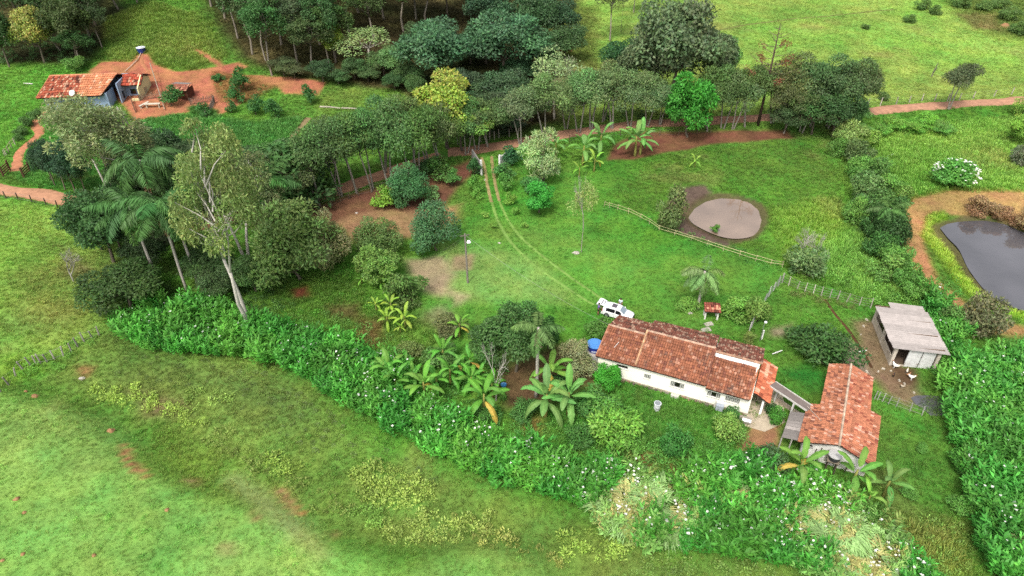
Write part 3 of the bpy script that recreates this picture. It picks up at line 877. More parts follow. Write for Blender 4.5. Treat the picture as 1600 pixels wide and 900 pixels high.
def palm_trunk(h):
    m = MB(); k = 9
    m.tube([(0.04 * math.sin(i * .8), .03 * math.cos(i), -.3 + (h + .3) * i / k) for i in range(k + 1)], [.2 - .06 * i / k + (.05 if i == 0 else 0) for i in range(k + 1)], 8, C(196, 188, 176))
    return m.mesh('trunk', 'bark', True)

def palm(u, v, vt, spread, tint, label, group=None, n=15, dead=4, deadc=(172, 148, 112), name='palm_tree', droopy=0.0):
    """foot at (u, v); crown heart at row vt; fronds reach spread pixels to each side"""
    base = P(u, v); h = rise(base, vt); s = spread * depth(base) / F / 2.6
    o = empty(name, base, random.random() * 6.28, label, 'palm tree', group)
    inst('trunk', palm_trunk(h), o)
    for i in range(n):
        f = i / n; a = i * 2.399 + random.uniform(-.2, .2)
        inst('frond', FROND[(i + int(u)) % 4], o, (0, 0, h), (0, .55 + droopy - 1.35 * f, a), (s, s, s), jit(tint, .15))
    for i in range(dead):
        a = i * 6.283 / max(dead, 1) + random.uniform(-.4, .4)
        inst('dead_frond', FROND[3], o, (0, 0, h - .15), (0, 1.15 + .2 * random.random(), a), (s * .8, s * .5, s * .8), jit(T(*deadc, .9), .15))
    return o

# bare trees
def bare_mesh(seed, H, W, c, gen=5, r0=.12, up=.7):
    r = np.random.default_rng(seed); m = MB()
    def grow(p, d, L, rad, g):
        q = p + d * L * .5 + r.normal(size=3) * L * .06; e = p + d * L + r.normal(size=3) * L * .08
        m.tube([p, q, e], [rad, rad * .8, rad * .6], 5 if g > 2 else 3, c, False)
        if g == 0: return
        for k in range(2 + (r.random() < .5)):
            nd = d + unit(r, 1)[0] * up; nd[2] = max(nd[2], -.1) + .12; nd /= np.linalg.norm(nd)
            grow(e if k else (q + e) / 2, nd, L * (.62 + .2 * r.random()), rad * .64, g - 1)
    grow(np.array([0, 0, -.3]), np.array([.05, .02, 1.0]), H * .3, r0, gen)
    V = np.array(m.V); V[:, 2] *= H / V[:, 2].max(); f = W / 2 / np.abs(V[:, :2]).max(); V[:, :2] *= f; m.V = [tuple(v) for v in V]
    return m.mesh('branches', 'bark')

def bare(u, v, vt, w, c, label, group=None, seed=1, name='bare_tree', cat='tree', gen=5, r0=.1, crown=None):
    base = P(u, v); h = rise(base, vt); W_ = w * depth(base) / F
    o = empty(name, base, 0, label, cat, group)
    inst('branches', bare_mesh(seed, h, W_, C(*c), gen, r0), o)
    if crown:
        key, tint, z0, z1, ww = crown; t, cr, H, W, tf = PROTO[key][0]
        s = W_ * ww / W; hz = h * (z1 - z0) / (H * (1 - tf))
        inst('crown', cr, o, (0, 0, h * z0 - H * tf * hz), (0, 0, 1), (s, s, hz), tint)
    return o

# ---------------------------------------------------------------- plants: where they stand
DK, MID, OLV, BRT, GRY = T(58, 98, 52), T(84, 128, 60), T(116, 134, 88), T(70, 150, 46), T(128, 142, 108)
# eucalyptus wood on the hillside
wood = 'slender pale-trunked tree in the dark hillside wood above the blue house'
for (u, v, top, w) in [(10, 70, -60, 70), (60, 60, -70, 70), (95, 80, 0, 60), (120, 90, 10, 60), (30, 30, -90, 80), (140, 60, -60, 70), (150, 40, -90, 60), (90, 30, -110, 70), (185, 15, -90, 55), (15, 105, 20, 50),
                       (215, 5, -90, 50), (125, 100, 50, 46), (160, 75, 0, 40)]:
    plant('slim' if (u % 3) else 'broad', u, v, top, w, jit(T(70, 96, 54), .2), 'dark slender tree in the wood behind the blue house roof', 'dark trees behind the blue house')
for (u, v, top, w) in [(300, -10, -100, 60), (330, 10, -90, 60), (352, 30, -80, 56), (372, 60, -50, 56), (395, 85, -30, 60), (415, 95, -30, 50), (425, 118, 0, 56), (440, 70, -60, 60), (465, 100, -10, 56), (470, 50, -90, 60),
                       (490, 110, 20, 60), (500, 70, -50, 60), (515, 104, -20, 46), (525, 98, 0, 52), (545, 50, -60, 64), (560, 20, -80, 60), (410, 30, -90, 60), (380, 0, -110, 60), (585, 70, -20, 56), (600, 30, -80, 60),
                       (630, 50, -50, 60), (650, 30, -70, 60), (668, 48, -60, 60), (520, 10, -100, 60), (450, 10, -100, 60)]:
    plant('slim', u, v, top - 8, w * 1.1, jit(T(80, 110, 60), .22), wood, 'pale-trunked trees of the hillside wood')
for (u, v, top, w, t) in [(620, 120, 74, 50, T(96, 138, 78)), (505, 128, 96, 40, T(60, 92, 56)), (530, 132, 108, 36, T(70, 104, 60)), (640, 136, 104, 40, T(76, 110, 62)), (575, 128, 98, 46, T(84, 112, 66)), (460, 122, 98, 44, T(96, 106, 70)), (445, 118, 92, 44, T(88, 104, 66)),
                       (600, 118, 80, 44, T(92, 124, 70)), (660, 96, 40, 50, T(70, 96, 56)), (555, 124, 92, 40, T(74, 108, 62)), (650, 152, 126, 32, T(80, 116, 62)), (618, 142, 118, 34, T(66, 104, 58))]:
    plant('broad', u, v, top, w, t, 'low leafy tree at the foot of the hillside wood', 'leafy trees at the foot of the wood')
plant('airy', 578, 112, 46, 92, T(132, 160, 96), 'pale green tree with a bent bare trunk at the wood edge')
plant('yellow', 524, 100, 38, 42, T(132, 160, 56), 'lime green tree crown among the pale trunks of the wood')
plant('yellow', 70, 98, 22, 62, T(148, 160, 74), 'yellowish tree on a forked pale trunk beside the dark wood')
# big dark trees
for (u, v, top, w, lab) in [(690, 138, 34, 108, 'large dark blue-green tree with several thin stems beside the yellow-flowered tree'), (786, 128, 26, 112, 'largest dark blue-green tree behind the olive roadside row')]:
    plant('broad', u, v, top, w, T(72, 116, 78), lab)
for (u, v, top, w) in [(735, 26, -50, 84), (700, 30, -60, 70), (835, 78, 0, 70), (868, 70, 4, 66), (884, 96, 40, 56), (770, 60, -20, 70), (820, 40, -40, 70), (760, 100, 40, 70), (735, 100, 60, 60), (720, 160, 108, 56), (790, 176, 120, 80), (765, 214, 150, 66), (740, 195, 150, 46), (815, 130, 90, 56), (845, 120, 70, 50), (830, 190, 150, 50), (800, 205, 170, 50)]:
    plant('broad', u, v, top, w, jit(T(64, 98, 62), .15), 'dark green tree in the dense stand behind the roadside row', 'dense dark trees behind the roadside row')
plant('yellow', 700, 232, 120, 102, T(150, 170, 62), 'tall tree covered in yellow-green blossom above the roadside')
plant('yellow', 722, 236, 158, 84, T(112, 148, 62), 'greener companion tree leaning beside the yellow blossoming tree')
plant('airy', 866, 186, 84, 78, T(140, 166, 110), 'pale feathery green tree rising behind the roadside row', k=0)
plant('airy', 893, 180, 100, 52, T(136, 146, 112), 'thin greyish tree beside the pale feathery tree', k=1)
plant('slim', 953, 64, -40, 50, T(96, 114, 70), 'thin dark-trunked tree standing in the open pasture edge')
plant('slim', 990, 20, -40, 30, T(100, 130, 74), 'small tree far up the open pasture')
bare(970, 50, -60, 14, (150, 140, 126), 'bare grey pole-like trunk in the pasture edge', seed=4, gen=2, r0=.2)
plant('broad', 882, 92, 62, 30, T(150, 84, 60), 'small reddish brown tree at the pasture edge')
for (u, v, w, h, lab) in [(1530, 322, 40, 22, 'dry brown brush heaped on the fish pond bank'), (1560, 330, 34, 22, 'second dry brush heap on the fish pond bank'), (1600, 344, 44, 30, 'dead brushwood hanging over the fish pond')]:
    bush('bush', u, v, w, h, T(150, 122, 88), lab, name='brush_heap', cat='brush heap')
# roadside row
row = 'grey-green pale-stemmed tree in the long row along the dirt road'
for (u, v, top, w) in [(470, 325, 245, 70), (500, 318, 222, 72), (535, 305, 206, 72), (560, 300, 196, 74), (585, 298, 196, 66), (610, 292, 180, 76), (640, 276, 172, 74), (655, 282, 180, 70), (672, 262, 178, 66), (690, 262, 192, 60), (728, 240, 176, 56), (745, 236, 170, 50), (765, 230, 168, 52), (520, 290, 205, 60), (600, 270, 178, 60)]:
    plant('olive', u, v, top - 10, w * 1.12, jit(T(90, 120, 66), .18), row, 'grey-green trees along the road')
for (u, v, top, w) in [(815, 226, 146, 60), (853, 218, 136, 66), (905, 206, 128, 62), (923, 204, 124, 66), (958, 200, 122, 66), (985, 198, 128, 60), (1010, 196, 130, 60), (885, 200, 132, 56), (940, 190, 118, 56), (1030, 196, 140, 50)]:
    plant('olive', u, v, top - 8, w * 1.12, jit(T(106, 134, 84), .15), 'silvery grey-green tree with pale forked stems in the row above the banana plants', 'silvery trees above the bananas')
for (u, v, top, w) in [(1107, 204, 118, 62), (1128, 202, 112, 62), (1144, 200, 116, 60), (1166, 198, 108, 60), (1208, 194, 104, 70), (1236, 196, 98, 74), (1262, 198, 102, 66), (1290, 200, 98, 72), (1316, 196, 98, 70), (1335, 192, 104, 50), (1250, 208, 132, 60), (1222, 208, 140, 50)]:
    plant('olive', u, v, top, w, jit(T(92, 118, 68), .16), 'dull grey-green tree in the row past the tall dead conifer', 'dull trees past the dead conifer')
for (u, v, top, w, t) in [(1268, 210, 140, 66, T(66, 104, 54)), (1300, 214, 150, 66, T(62, 98, 52)), (1225, 208, 160, 54, T(66, 92, 54)), (1330, 202, 160, 44, T(84, 138, 62))]:
    plant('broad', u, v, top, w, t, 'dark bushy tree under the road row where the red bank ends', 'dark bushes at the end of the red bank')
plant('broad', 1046, 172, 8, 124, T(98, 122, 82), 'tallest spreading tree rising above the roadside row', k=0)
plant('broad', 1010, 160, 60, 84, T(92, 112, 76), 'grey-green tree squeezed between the dark glossy tree and the tallest tree', k=1)
plant('broad', 1095, 162, 52, 84, T(96, 118, 80), 'grey-green tree crowded between the tallest tree and the fresher green one', k=2)
plant('broad', 972, 142, 66, 70, T(52, 100, 58), 'dark glossy green tree beside the tallest tree', k=2)
plant('broad', 1122, 136, 62, 44, T(84, 136, 66), 'fresher green tree showing past the tallest tree towards the pasture', k=1)
plant('mango', 1074, 214, 120, 70, T(58, 144, 44), 'bright green leafy mango-like tree hanging over the red bank', k=0)
plant('olive', 1482, 172, 98, 54, T(92, 106, 72), 'lone small tree at the roadside in the open pasture', k=0)
bare(1456, 120, 98, 6, (120, 112, 104), 'short dead grey stump leaning in the pasture', seed=9, gen=1, r0=.16, name='dead_stump')
# dead conifer
def dead_conifer():
    base = P(1184, 196); h = rise(base, 36); o = empty('dead_conifer', base, 0, 'tall dead conifer with rusty brown tufts on bare whorled branches', 'tree')
    m = MB(); m.tube([(0, 0, -.3), (.1, 0, h * .5), (.05, 0, h)], [.3, .2, .05], 8, C(92, 78, 66)); m.build('trunk', 'bark', o, True)
    r = np.random.default_rng(3)
    for k in range(26):
        f = .42 + .55 * k / 26; a = k * 2.4; L = (1.05 - f) * h * .42 + .6; d = np.array([math.cos(a), math.sin(a), .35])
        p0 = np.array([.08, 0, h * f]); p1 = p0 + d * L * np.array([.6, .6, .3]); p2 = p0 + d * L * np.array([1, 1, 1.1])
        m = MB(); m.tube([p0, p1, p2], [.06, .045, .03], 5, C(128, 112, 96)); b = m.build('branch', 'bark', o)
        if k % 2 == 0 and k < 20:
            n = 60; pos = p1 + (p2 - p1) * r.random((n, 1)) + r.normal(size=(n, 3)) * .28
            inst('dead_tuft', leaves_mesh('dead_tuft', pos, unit(r, n), unit(r, n), .4, .14, .8 + .4 * r.random((n, 1)) * np.ones((n, 3))), b, color=T(134, 70, 54))['kind'] = 'stuff'
dead_conifer()
# palm grove and tall eucalyptus on the left
plant('euc', 206, 345, 138, 132, T(132, 150, 96), 'tall airy eucalyptus with pale forked trunk beside the dirt road bend', k=0, turn=1.0)
plant('euc', 172, 300, 156, 60, T(128, 144, 92), 'thinner eucalyptus crown leaning over the blue house', k=1)
plant('euc', 396, 512, 216, 112, T(126, 150, 82), 'tall olive eucalyptus on twin white trunks above the lily thicket', k=1, turn=2.2)
plant('euc', 384, 400, 214, 80, T(136, 152, 88), 'second olive eucalyptus crown behind the twin white trunks', k=2)
plant('euc', 180, 300, 168, 80, T(124, 144, 92), 'broad airy eucalyptus crown just behind the road bend', k=2)
plant('euc', 420, 395, 240, 74, T(122, 138, 88), 'dull eucalyptus crown beside the lone palm', k=1)
for (u, v, top, w) in [(190, 400, 320, 70), (225, 330, 250, 70), (160, 390, 320, 60), (290, 330, 248, 70), (320, 350, 262, 70), (370, 350, 270, 64), (275, 400, 330, 56), (245, 290, 220, 60), (300, 290, 228, 56), (425, 330, 270, 56), (380, 310, 244, 56), (345, 470, 420, 50), (215, 300, 226, 56)]:
    plant('broad', u, v, top, w, jit(T(66, 98, 56), .16), 'dark leafy tree filling the palm grove', 'dark leafy trees filling the palm grove')
for (u, v, top, reach, lab) in [(248, 446, 322, 60, 'palm with the whitest trunk in the palm grove'), (293, 456, 318, 62, 'palm with hanging brown skirt fronds in the palm grove'), (308, 440, 330, 48, 'palm leaning beside the skirted palm in the palm grove'), (262, 380, 250, 62, 'shaded palm rising behind the grove front'),
                          (432, 385, 285, 58, 'palm alone behind the olive eucalyptus'), (225, 390, 300, 40, 'young palm half hidden at the grove edge')]:
    palm(u, v, top, reach, T(70, 116, 56), lab, dead=5, droopy=.25)
for (u, v, w, h, t, lab) in [(178, 360, 92, 110, T(58, 98, 50), 'dark rounded tree mass on the pasture side of the palm grove'), (205, 452, 110, 80, T(62, 92, 44), 'broad dark bush where the lily thicket begins'), (150, 330, 50, 60, T(84, 112, 70), 'greyish bush where the road meets the grove'),
                           (330, 420, 70, 60, T(64, 96, 50), 'low dark bush under the eucalyptus'), (260, 300, 80, 70, T(62, 86, 50), 'dark shrub filling the back of the palm grove'), (235, 400, 60, 60, T(52, 78, 42), 'dark shrub between the palm trunks'),
                           (350, 300, 80, 90, T(84, 104, 62), 'dull shrub mass behind the palms'), (400, 430, 60, 60, T(70, 104, 52), 'shadowed bush under the olive eucalyptus crown')]:
    bush('broad', u, v, w, h, t, lab, name='shrub')
bush('round', 470, 388, 128, 120, T(106, 138, 70), 'big spreading olive-green bush tree at the edge of the bare soil', k=0, cat='tree', name='tree')
bush('round', 512, 380, 70, 84, T(134, 142, 92), 'paler side of thicket beside the big olive bush', k=1)
bush('round', 590, 376, 70, 64, T(98, 132, 66), 'leafy tree between the olive bush and the bare patch', k=1, cat='tree', name='tree')
bush('mango', 598, 415, 66, 60, T(104, 146, 62), 'fresh green fruit tree above the young banana clump', cat='tree', name='tree')
bush('bush', 635, 452, 60, 50, T(86, 122, 56), 'tangled low shrub below the fruit tree')
bush('bush', 450, 280, 130, 96, T(64, 108, 54), 'dense dark hedge tree facing the red bank', name='tree', cat='tree')
bush('broad', 470, 262, 110, 80, T(74, 116, 62), 'leafy hedge tree at the far end of the roadside row', name='tree', cat='tree')
bush('broad', 400, 262, 60, 60, T(68, 100, 60), 'dull hedge tree beside the lone palm', name='tree', cat='tree')
for (u, v, w, h) in [(232, 214, 40, 34), (258, 226, 56, 44), (290, 238, 50, 36), (240, 240, 50, 40), (212, 236, 40, 40)]:
    bush('bush', u, v, w, h, jit(T(58, 94, 56), .1), 'dark bushy coffee-like shrub below the blue house garden', 'dark shrubs below the blue house garden')
for (u, v, top, w) in [(86, 290, 224, 34), (102, 297, 230, 40), (118, 301, 232, 44), (80, 282, 238, 30), (134, 300, 240, 38)]:
    plant('broad', u, v, top, w, jit(T(54, 92, 62), .1), 'small dark tree between the footpath gate and the dirt road', 'small dark trees by the footpath')
bush('lush', 107, 210, 22, 20, T(52, 110, 78), 'dark broad-leaved plant on the slope below the blue house')
# garden bushes of the far house
for (u, v, w, h, lab) in [(376, 128, 26, 32, 'dark clipped citrus tree at the top of the far garden'), (372, 148, 22, 26, 'dark rounded bush beside the red garden soil'), (400, 166, 24, 28, 'dark round bush in the middle of the far garden'), (431, 172, 24, 28, 'dark round bush next to the worn garden track'), (362, 168, 16, 18, 'small green bush by the palisade corner'),
                       (268, 152, 30, 28, 'light green bush before the hut'), (322, 172, 20, 20, 'low bush inside the palisade bend'), (486, 150, 20, 28, 'young tree at the end of the red soil strip'), (345, 120, 14, 10, 'pale cabbage-like clump by the red path'), (338, 124, 12, 10, 'second pale cabbage-like clump by the red path')]:
    bush('citrus', u, v, w, h, T(66, 122, 58), lab)
bush('bush', 122, 100, 30, 22, T(92, 142, 62), 'light green bush behind the blue house ridge')
for (u, v, w, h) in [(35, 205, 18, 14), (44, 190, 20, 16), (30, 215, 14, 12), (58, 178, 18, 14)]:
    bush('bush', u, v, w, h, T(78, 120, 58), 'low hedge shrub beside the orange footpath', 'hedge shrubs along the footpath')
# yard
bush('round', 682, 360, 74, 74, T(76, 124, 78), 'round blue-green tree beside the utility pole', k=0, name='tree', cat='tree')
plant('round', 640, 322, 262, 66, T(74, 134, 78), 'blue-green umbrella tree on several thin stems over red soil', k=1)
bush('citrus', 599, 312, 34, 32, T(124, 178, 56), 'small lime green tree in front of the blue-green umbrella tree')
for (u, v, w, h, t, lab) in [(688, 262, 44, 34, T(90, 140, 62), 'leafy shrub on the bank beside the stained gate wall'), (706, 280, 24, 24, T(92, 150, 72), 'light green shrub in front of the bank'), (676, 302, 26, 22, T(110, 158, 92), 'pale shrub beside the umbrella tree'), (660, 262, 30, 26, T(66, 106, 54), 'dark shrub under the row near the gate'),
                           (745, 288, 20, 26, T(96, 158, 58), 'bright shrub beside the driveway below the stained gate wall'), (747, 304, 15, 16, T(110, 170, 62), 'small bright shrub below the first driveway shrub'), (742, 262, 22, 26, T(60, 112, 58), 'dark creeper bush against the stained gate wall'),
                           (790, 286, 22, 26, T(88, 150, 60), 'bright shrub beside the driveway below the white gate wall'), (797, 312, 18, 18, T(118, 168, 62), 'yellowish shrub between the driveway and the bright round bush'), (806, 330, 14, 12, T(116, 172, 64), 'little shrub on the driveway verge facing the bright round bush'), (790, 268, 30, 24, T(78, 136, 66), 'leafy bush at the foot of the white gate wall'),
                           (758, 336, 12, 10, T(132, 178, 72), 'tiny yellow-green shrub on the pole side of the driveway'), (772, 352, 12, 10, T(122, 170, 66), 'tiny shrub further down the pole side of the driveway'), (820, 352, 11, 10, T(130, 176, 70), 'tiny shrub lower on the pond side of the driveway'), (800, 246, 30, 28, T(52, 110, 66), 'dark fern-like bush behind the white gate wall')]:
    bush('citrus', u, v, w, h, t, lab)
plant('spiky', 848, 282, 208, 66, T(152, 182, 118), 'pale feathery conifer-like tree beside the banana row at the red bank')
bush('mango', 842, 311, 46, 48, T(60, 164, 56), 'bright green round bush on the lawn', name='tree', cat='tree', k=1)
bush('bush', 836, 290, 40, 26, T(76, 140, 70), 'looser shrub just behind the bright round bush')
bare(908, 394, 272, 36, (176, 170, 158), 'thin white-stemmed tree with grey twiggy top on the lawn', seed=12, gen=6, r0=.22, crown=('airy', T(150, 170, 96), .4, .86, 1.2), name='tree')
bush('bush', 1046, 331, 44, 56, T(104, 124, 70), 'brownish shrub on the mud beside the round pond')
bush('citrus', 1116, 358, 14, 14, T(96, 150, 58), 'small plant standing at the pond water edge')
bush('bush', 1280, 540, 88, 56, T(62, 102, 48), 'wide dark shrub behind the two houses', k=1)
bush('bush', 1256, 530, 50, 40, T(74, 112, 54), 'taller end of shrubbery behind the main house')
bush('bush', 1170, 527, 18, 18, T(122, 146, 70), 'yellowish round shrub behind the main roof')
bush('bush', 1180, 486, 36, 40, T(112, 152, 66), 'overgrown shrub beside the wire mesh fence')
bush('bush', 1150, 480, 50, 34, T(106, 160, 62), 'leafy weed mound behind the well roof')
bush('bush', 1075, 474, 34, 24, T(116, 166, 66), 'low weed mound at the foot of the lawn palm')
palm(1090, 482, 424, 42, T(112, 150, 86), 'lawn palm with drooping pale fronds', n=12, dead=3, deadc=(190, 178, 140), droopy=.45)
palm(838, 620, 512, 44, T(96, 142, 72), 'tall palm with grey dead fronds hanging down its trunk', n=7, dead=9, deadc=(188, 172, 146), droopy=.1)
plant('broad', 806, 580, 480, 92, T(74, 116, 58), 'dark leafy tree between the dead-fronded palm and the white dead tree', k=1)
plant('broad', 776, 575, 500, 76, T(72, 112, 56), 'dark leafy tree behind the white dead tree', k=2)
plant('mango', 856, 545, 500, 34, T(54, 104, 46), 'small dark tree behind the dead-fronded palm')
bush('round', 897, 562, 58, 58, T(142, 150, 104), 'round greyish olive tree beside the tank wall', k=0, name='tree', cat='tree')
bush('mango', 948, 592, 42, 40, T(62, 158, 40), 'bright green clipped round bush against the white wall', k=0)
bush('bush', 940, 515, 42, 36, T(82, 132, 52), 'dark feathery shrub behind the blue tank')
bare(775, 626, 530, 44, (196, 190, 178), 'small leafless white tree among the bananas', seed=7, gen=5, r0=.2)
for (u, v, w, h, t, k_, lab) in [(930, 630, 56, 46, T(78, 138, 62), 'lush', 'deep green shrub below the bright round bush'), (960, 668, 76, 66, T(112, 172, 62), 'lush', 'large light green shrub with big leaves on the slope'), (948, 642, 60, 46, T(92, 156, 60), 'lush', 'mid green shrub behind the large-leaved shrub'),
                              (985, 690, 40, 36, T(100, 160, 62), 'lush', 'smaller shrub at the side of the large-leaved shrub'), (1054, 690, 42, 44, T(64, 136, 58), 'lush', 'dark green shrub standing alone on the slope'), (1132, 668, 46, 46, T(122, 164, 72), 'bush', 'pale green small tree before the house end'),
                              (1143, 648, 30, 22, T(70, 124, 56), 'bush', 'dark shrub against the house corner plinth'), (1210, 650, 22, 28, T(76, 150, 52), 'bush', 'bright shrub beside the paved porch yard'), (1204, 640, 18, 18, T(52, 104, 50), 'bush', 'dark potted shrub at the porch'),
                              (1196, 724, 64, 50, T(72, 112, 66), 'bush', 'dense dull green bush below the red dirt yard'), (870, 600, 40, 30, T(62, 112, 56), 'lush', 'dark undergrowth shrub behind the big bananas'), (690, 560, 50, 36, T(88, 136, 64), 'bush', 'leafy shrub between the banana clumps'),
                              (640, 545, 40, 26, T(108, 130, 66), 'bush', 'brownish shrub above the thicket bananas'), (700, 510, 46, 36, T(104, 116, 70), 'bush', 'brown-tinged shrub on the dry lawn edge'), (760, 650, 40, 30, T(76, 132, 56), 'lush', 'undergrowth shrub at the thicket edge'),
                              (820, 640, 40, 30, T(74, 126, 58), 'lush', 'undergrowth shrub before the palm foot'), (905, 680, 44, 34, T(70, 126, 54), 'lush', 'dark shrub above the flowering thicket')]:
    bush(k_, u, v, w, h, t, lab)
# overgrown hedge line between yard and fish pond
hedge = [(1322, 212, 44, 40, T(128, 160, 82)), (1334, 238, 40, 36, T(88, 118, 64)), (1350, 216, 40, 30, T(116, 160, 62)), (1336, 262, 46, 40, T(96, 150, 62)), (1364, 268, 50, 40, T(86, 134, 62)), (1352, 292, 50, 44, T(96, 138, 74)), (1382, 296, 44, 40, T(98, 152, 62)),
         (1362, 320, 56, 46, T(78, 122, 58)), (1392, 330, 40, 40, T(70, 116, 56)), (1384, 356, 46, 50, T(52, 92, 44)), (1358, 350, 40, 44, T(62, 104, 50)), (1372, 384, 50, 44, T(62, 112, 48)), (1400, 366, 30, 40, T(60, 98, 50)), (1396, 402, 44, 40, T(92, 150, 60)), (1378, 420, 50, 40, T(104, 150, 66)),
         (1412, 432, 40, 40, T(84, 140, 56)), (1432, 452, 40, 34, T(96, 152, 62)), (1330, 330, 34, 40, T(104, 156, 66)), (1402, 300, 34, 30, T(106, 150, 64)), (1310, 230, 30, 30, T(92, 140, 58))]
for (u, v, w, h, t) in hedge:
    bush('bush', u, v, w, h, t, 'wild shrub in the overgrown hedge between lawn and fish pond', 'wild shrubs of the overgrown hedge')
palm(1374, 372, 326, 34, T(82, 122, 62), 'short palm lost in the overgrown hedge', n=11, dead=3, droopy=.3)
for (u, v, top, w, lab, s) in [(1345, 262, 240, 26, 'grey leafless bush at the head of the overgrown hedge', 3), (1326, 250, 228, 18, 'small grey leafless bush above the overgrown hedge', 5), (1240, 424, 352, 74, 'large grey twiggy bush at the fence corner', 6), (1268, 418, 366, 50, 'second grey twiggy bush leaning from the fence corner', 8), (115, 440, 392, 44, 'grey leafless shrub on the pasture slope above the marsh fence', 2)]:
    bare(u, v, top, w, (176, 172, 160), lab, seed=s, gen=6, r0=.12, name='bare_shrub', cat='shrub')
bush('bush', 1256, 410, 56, 50, T(104, 140, 82), 'leafy part of the thicket under the grey twiggy bush')
fl = bush('bush', 1487, 271, 66, 44, T(84, 152, 60), 'large bush dotted with white flowers above the fish pond')
bush('bush', 1525, 492, 60, 64, T(112, 118, 82), 'brownish thorny bush between shed and fish pond')
bush('bush', 1490, 500, 50, 40, T(88, 130, 62), 'green bush behind the shed roof')
bush('spiky', 1582, 200, 44, 46, T(124, 172, 62), 'bright grassy clump at the bend of the far road')
bush('spiky', 1596, 168, 40, 40, T(140, 180, 70), 'tall grass clump overhanging the far road')
for (u, v, w, h, t) in [(1392, 192, 40, 24, T(120, 176, 66)), (1440, 194, 44, 26, T(112, 176, 60)), (1372, 202, 34, 22, T(106, 164, 62)), (1470, 200, 36, 22, T(108, 164, 72)), (1350, 206, 34, 24, T(120, 168, 84)), (1418, 200, 36, 22, T(118, 178, 66))]:
    bush('spiky', u, v, w, h, t, 'tall bright grass clump on the verge below the far road', 'bright grass clumps below the far road', name='grass_clump', cat='grass clump')
for (u, v, w, h) in [(1420, 30, 18, 10), (1440, 8, 22, 10), (1538, 10, 26, 12), (1574, 22, 30, 14), (1590, 45, 30, 14), (1500, 4, 26, 10), (1560, 6, 26, 10), (1352, 42, 12, 8), (1460, 16, 20, 8)]:
    bush('bush', u, v, w, h, T(92, 128, 62), 'low dark scrub bush on the far pasture slope', 'scrub bushes on the far pasture')
bush('round', 1590, 872, 90, 72, T(116, 136, 74), 'olive-green tree crown beside the lily thicket past the outbuilding', k=1, name='tree', cat='tree')
bush('bush', 1590, 240, 30, 40, T(116, 130, 100), 'greyish bush in the field above the fish pond')
bush('bush', 1380, 150, 20, 12, T(90, 122, 62), 'small dark bush on the pasture road edge')
for (u, v, w, h) in [(1180, 760, 34, 26), (1440, 700, 20, 16), (1500, 790, 40, 26), (1420, 770, 24, 16), (1540, 690, 34, 24)]:
    bush('bush', u, v, w, h, T(88, 146, 58), 'weedy green clump near the lily thicket past the outbuilding', 'weedy clumps near the outbuilding thicket', name='weed_clump', cat='weeds')

for i in range(34):
    u = 1490 + 150 * random.random(); v = 575 + 300 * random.random(); w = 22 + 34 * random.random()
    bush(('bush', 'lush')[i % 2], u + (v - 575) * .12, v, w, w * .85, jit(T(84, 148, 58), .2), 'leafy wild shrub rising out of the lily thicket past the outbuilding', 'wild shrubs in the outbuilding thicket')
# bananas
for i, (u, v, vt) in enumerate([(588, 486, 464), (612, 490, 462), (606, 512, 484), (634, 512, 482), (626, 520, 500)]):
    banana(u, v, vt, T(140, 186, 66), 'young yellow-green banana plant in the clump above the thicket', 'young bananas above the thicket', 8, 0)
for (u, v, vt) in [(612, 602, 556), (664, 626, 572), (634, 590, 560), (600, 590, 552)]:
    banana(u, v, vt, T(104, 176, 72), 'banana plant standing in the edge of the lily thicket', 'bananas in the thicket edge', 9, 1)
for (u, v, vt) in [(620, 618, 576), (648, 606, 566), (684, 612, 574), (748, 606, 566), (770, 622, 584), (704, 600, 562), (738, 612, 572), (734, 582, 546), (756, 648, 594), (694, 570, 534), (722, 594, 556)]:
    banana(u, v, vt, T(92, 168, 66), 'banana plant in the grove beside the leafless white tree', 'bananas beside the leafless tree', 9, 1)
banana(718, 526, 494, T(112, 176, 66), 'small banana plant alone on the dry lawn')
banana(566, 444, 426, T(118, 178, 72), 'small pale banana plant above the fruit tree shade', n=6, dry=0)
banana(596, 452, 432, T(112, 174, 68), 'small banana plant under the fruit tree', n=7, dry=0)
banana(858, 604, 550, T(116, 180, 76), 'banana plant behind the palm foot')
banana(852, 652, 588, T(108, 168, 92), 'large broad-leaved banana plant at the palm foot', n=11, dry=0)
banana(888, 648, 586, T(112, 172, 96), 'large broad-leaved banana plant beside the olive tree', n=11, dry=0)
for (u, v, vt) in [(910, 258, 206), (938, 240, 186), (992, 244, 180), (868, 246, 206), (850, 240, 214), (1000, 242, 190)]:
    banana(u, v, vt, T(110, 170, 92), 'banana plant in the row under the silvery trees', 'bananas under the silvery trees', 9, 1)
banana(928, 268, 228, T(142, 196, 76), 'lighter banana plant in front of the banana row at the red bank', n=7)
banana(905, 276, 252, T(126, 184, 70), 'banana sucker in front of the banana row at the red bank', n=5, dry=0)
banana(1085, 262, 236, T(140, 196, 80), 'single small banana plant on the open lawn', n=6, dry=0)
banana(1244, 752, 696, T(112, 166, 76), 'banana plant at the gable corner beside the plank lean-to', n=10, dry=2)
banana(1326, 764, 714, T(104, 172, 70), 'banana plant under the grey tank gable', n=7, dry=0)
banana(1380, 776, 728, T(100, 158, 84), 'banana plant standing clear on the grass past the gable', n=8, dry=0)
banana(1352, 794, 754, T(132, 190, 82), 'low light green banana plant at the thicket corner', n=7)
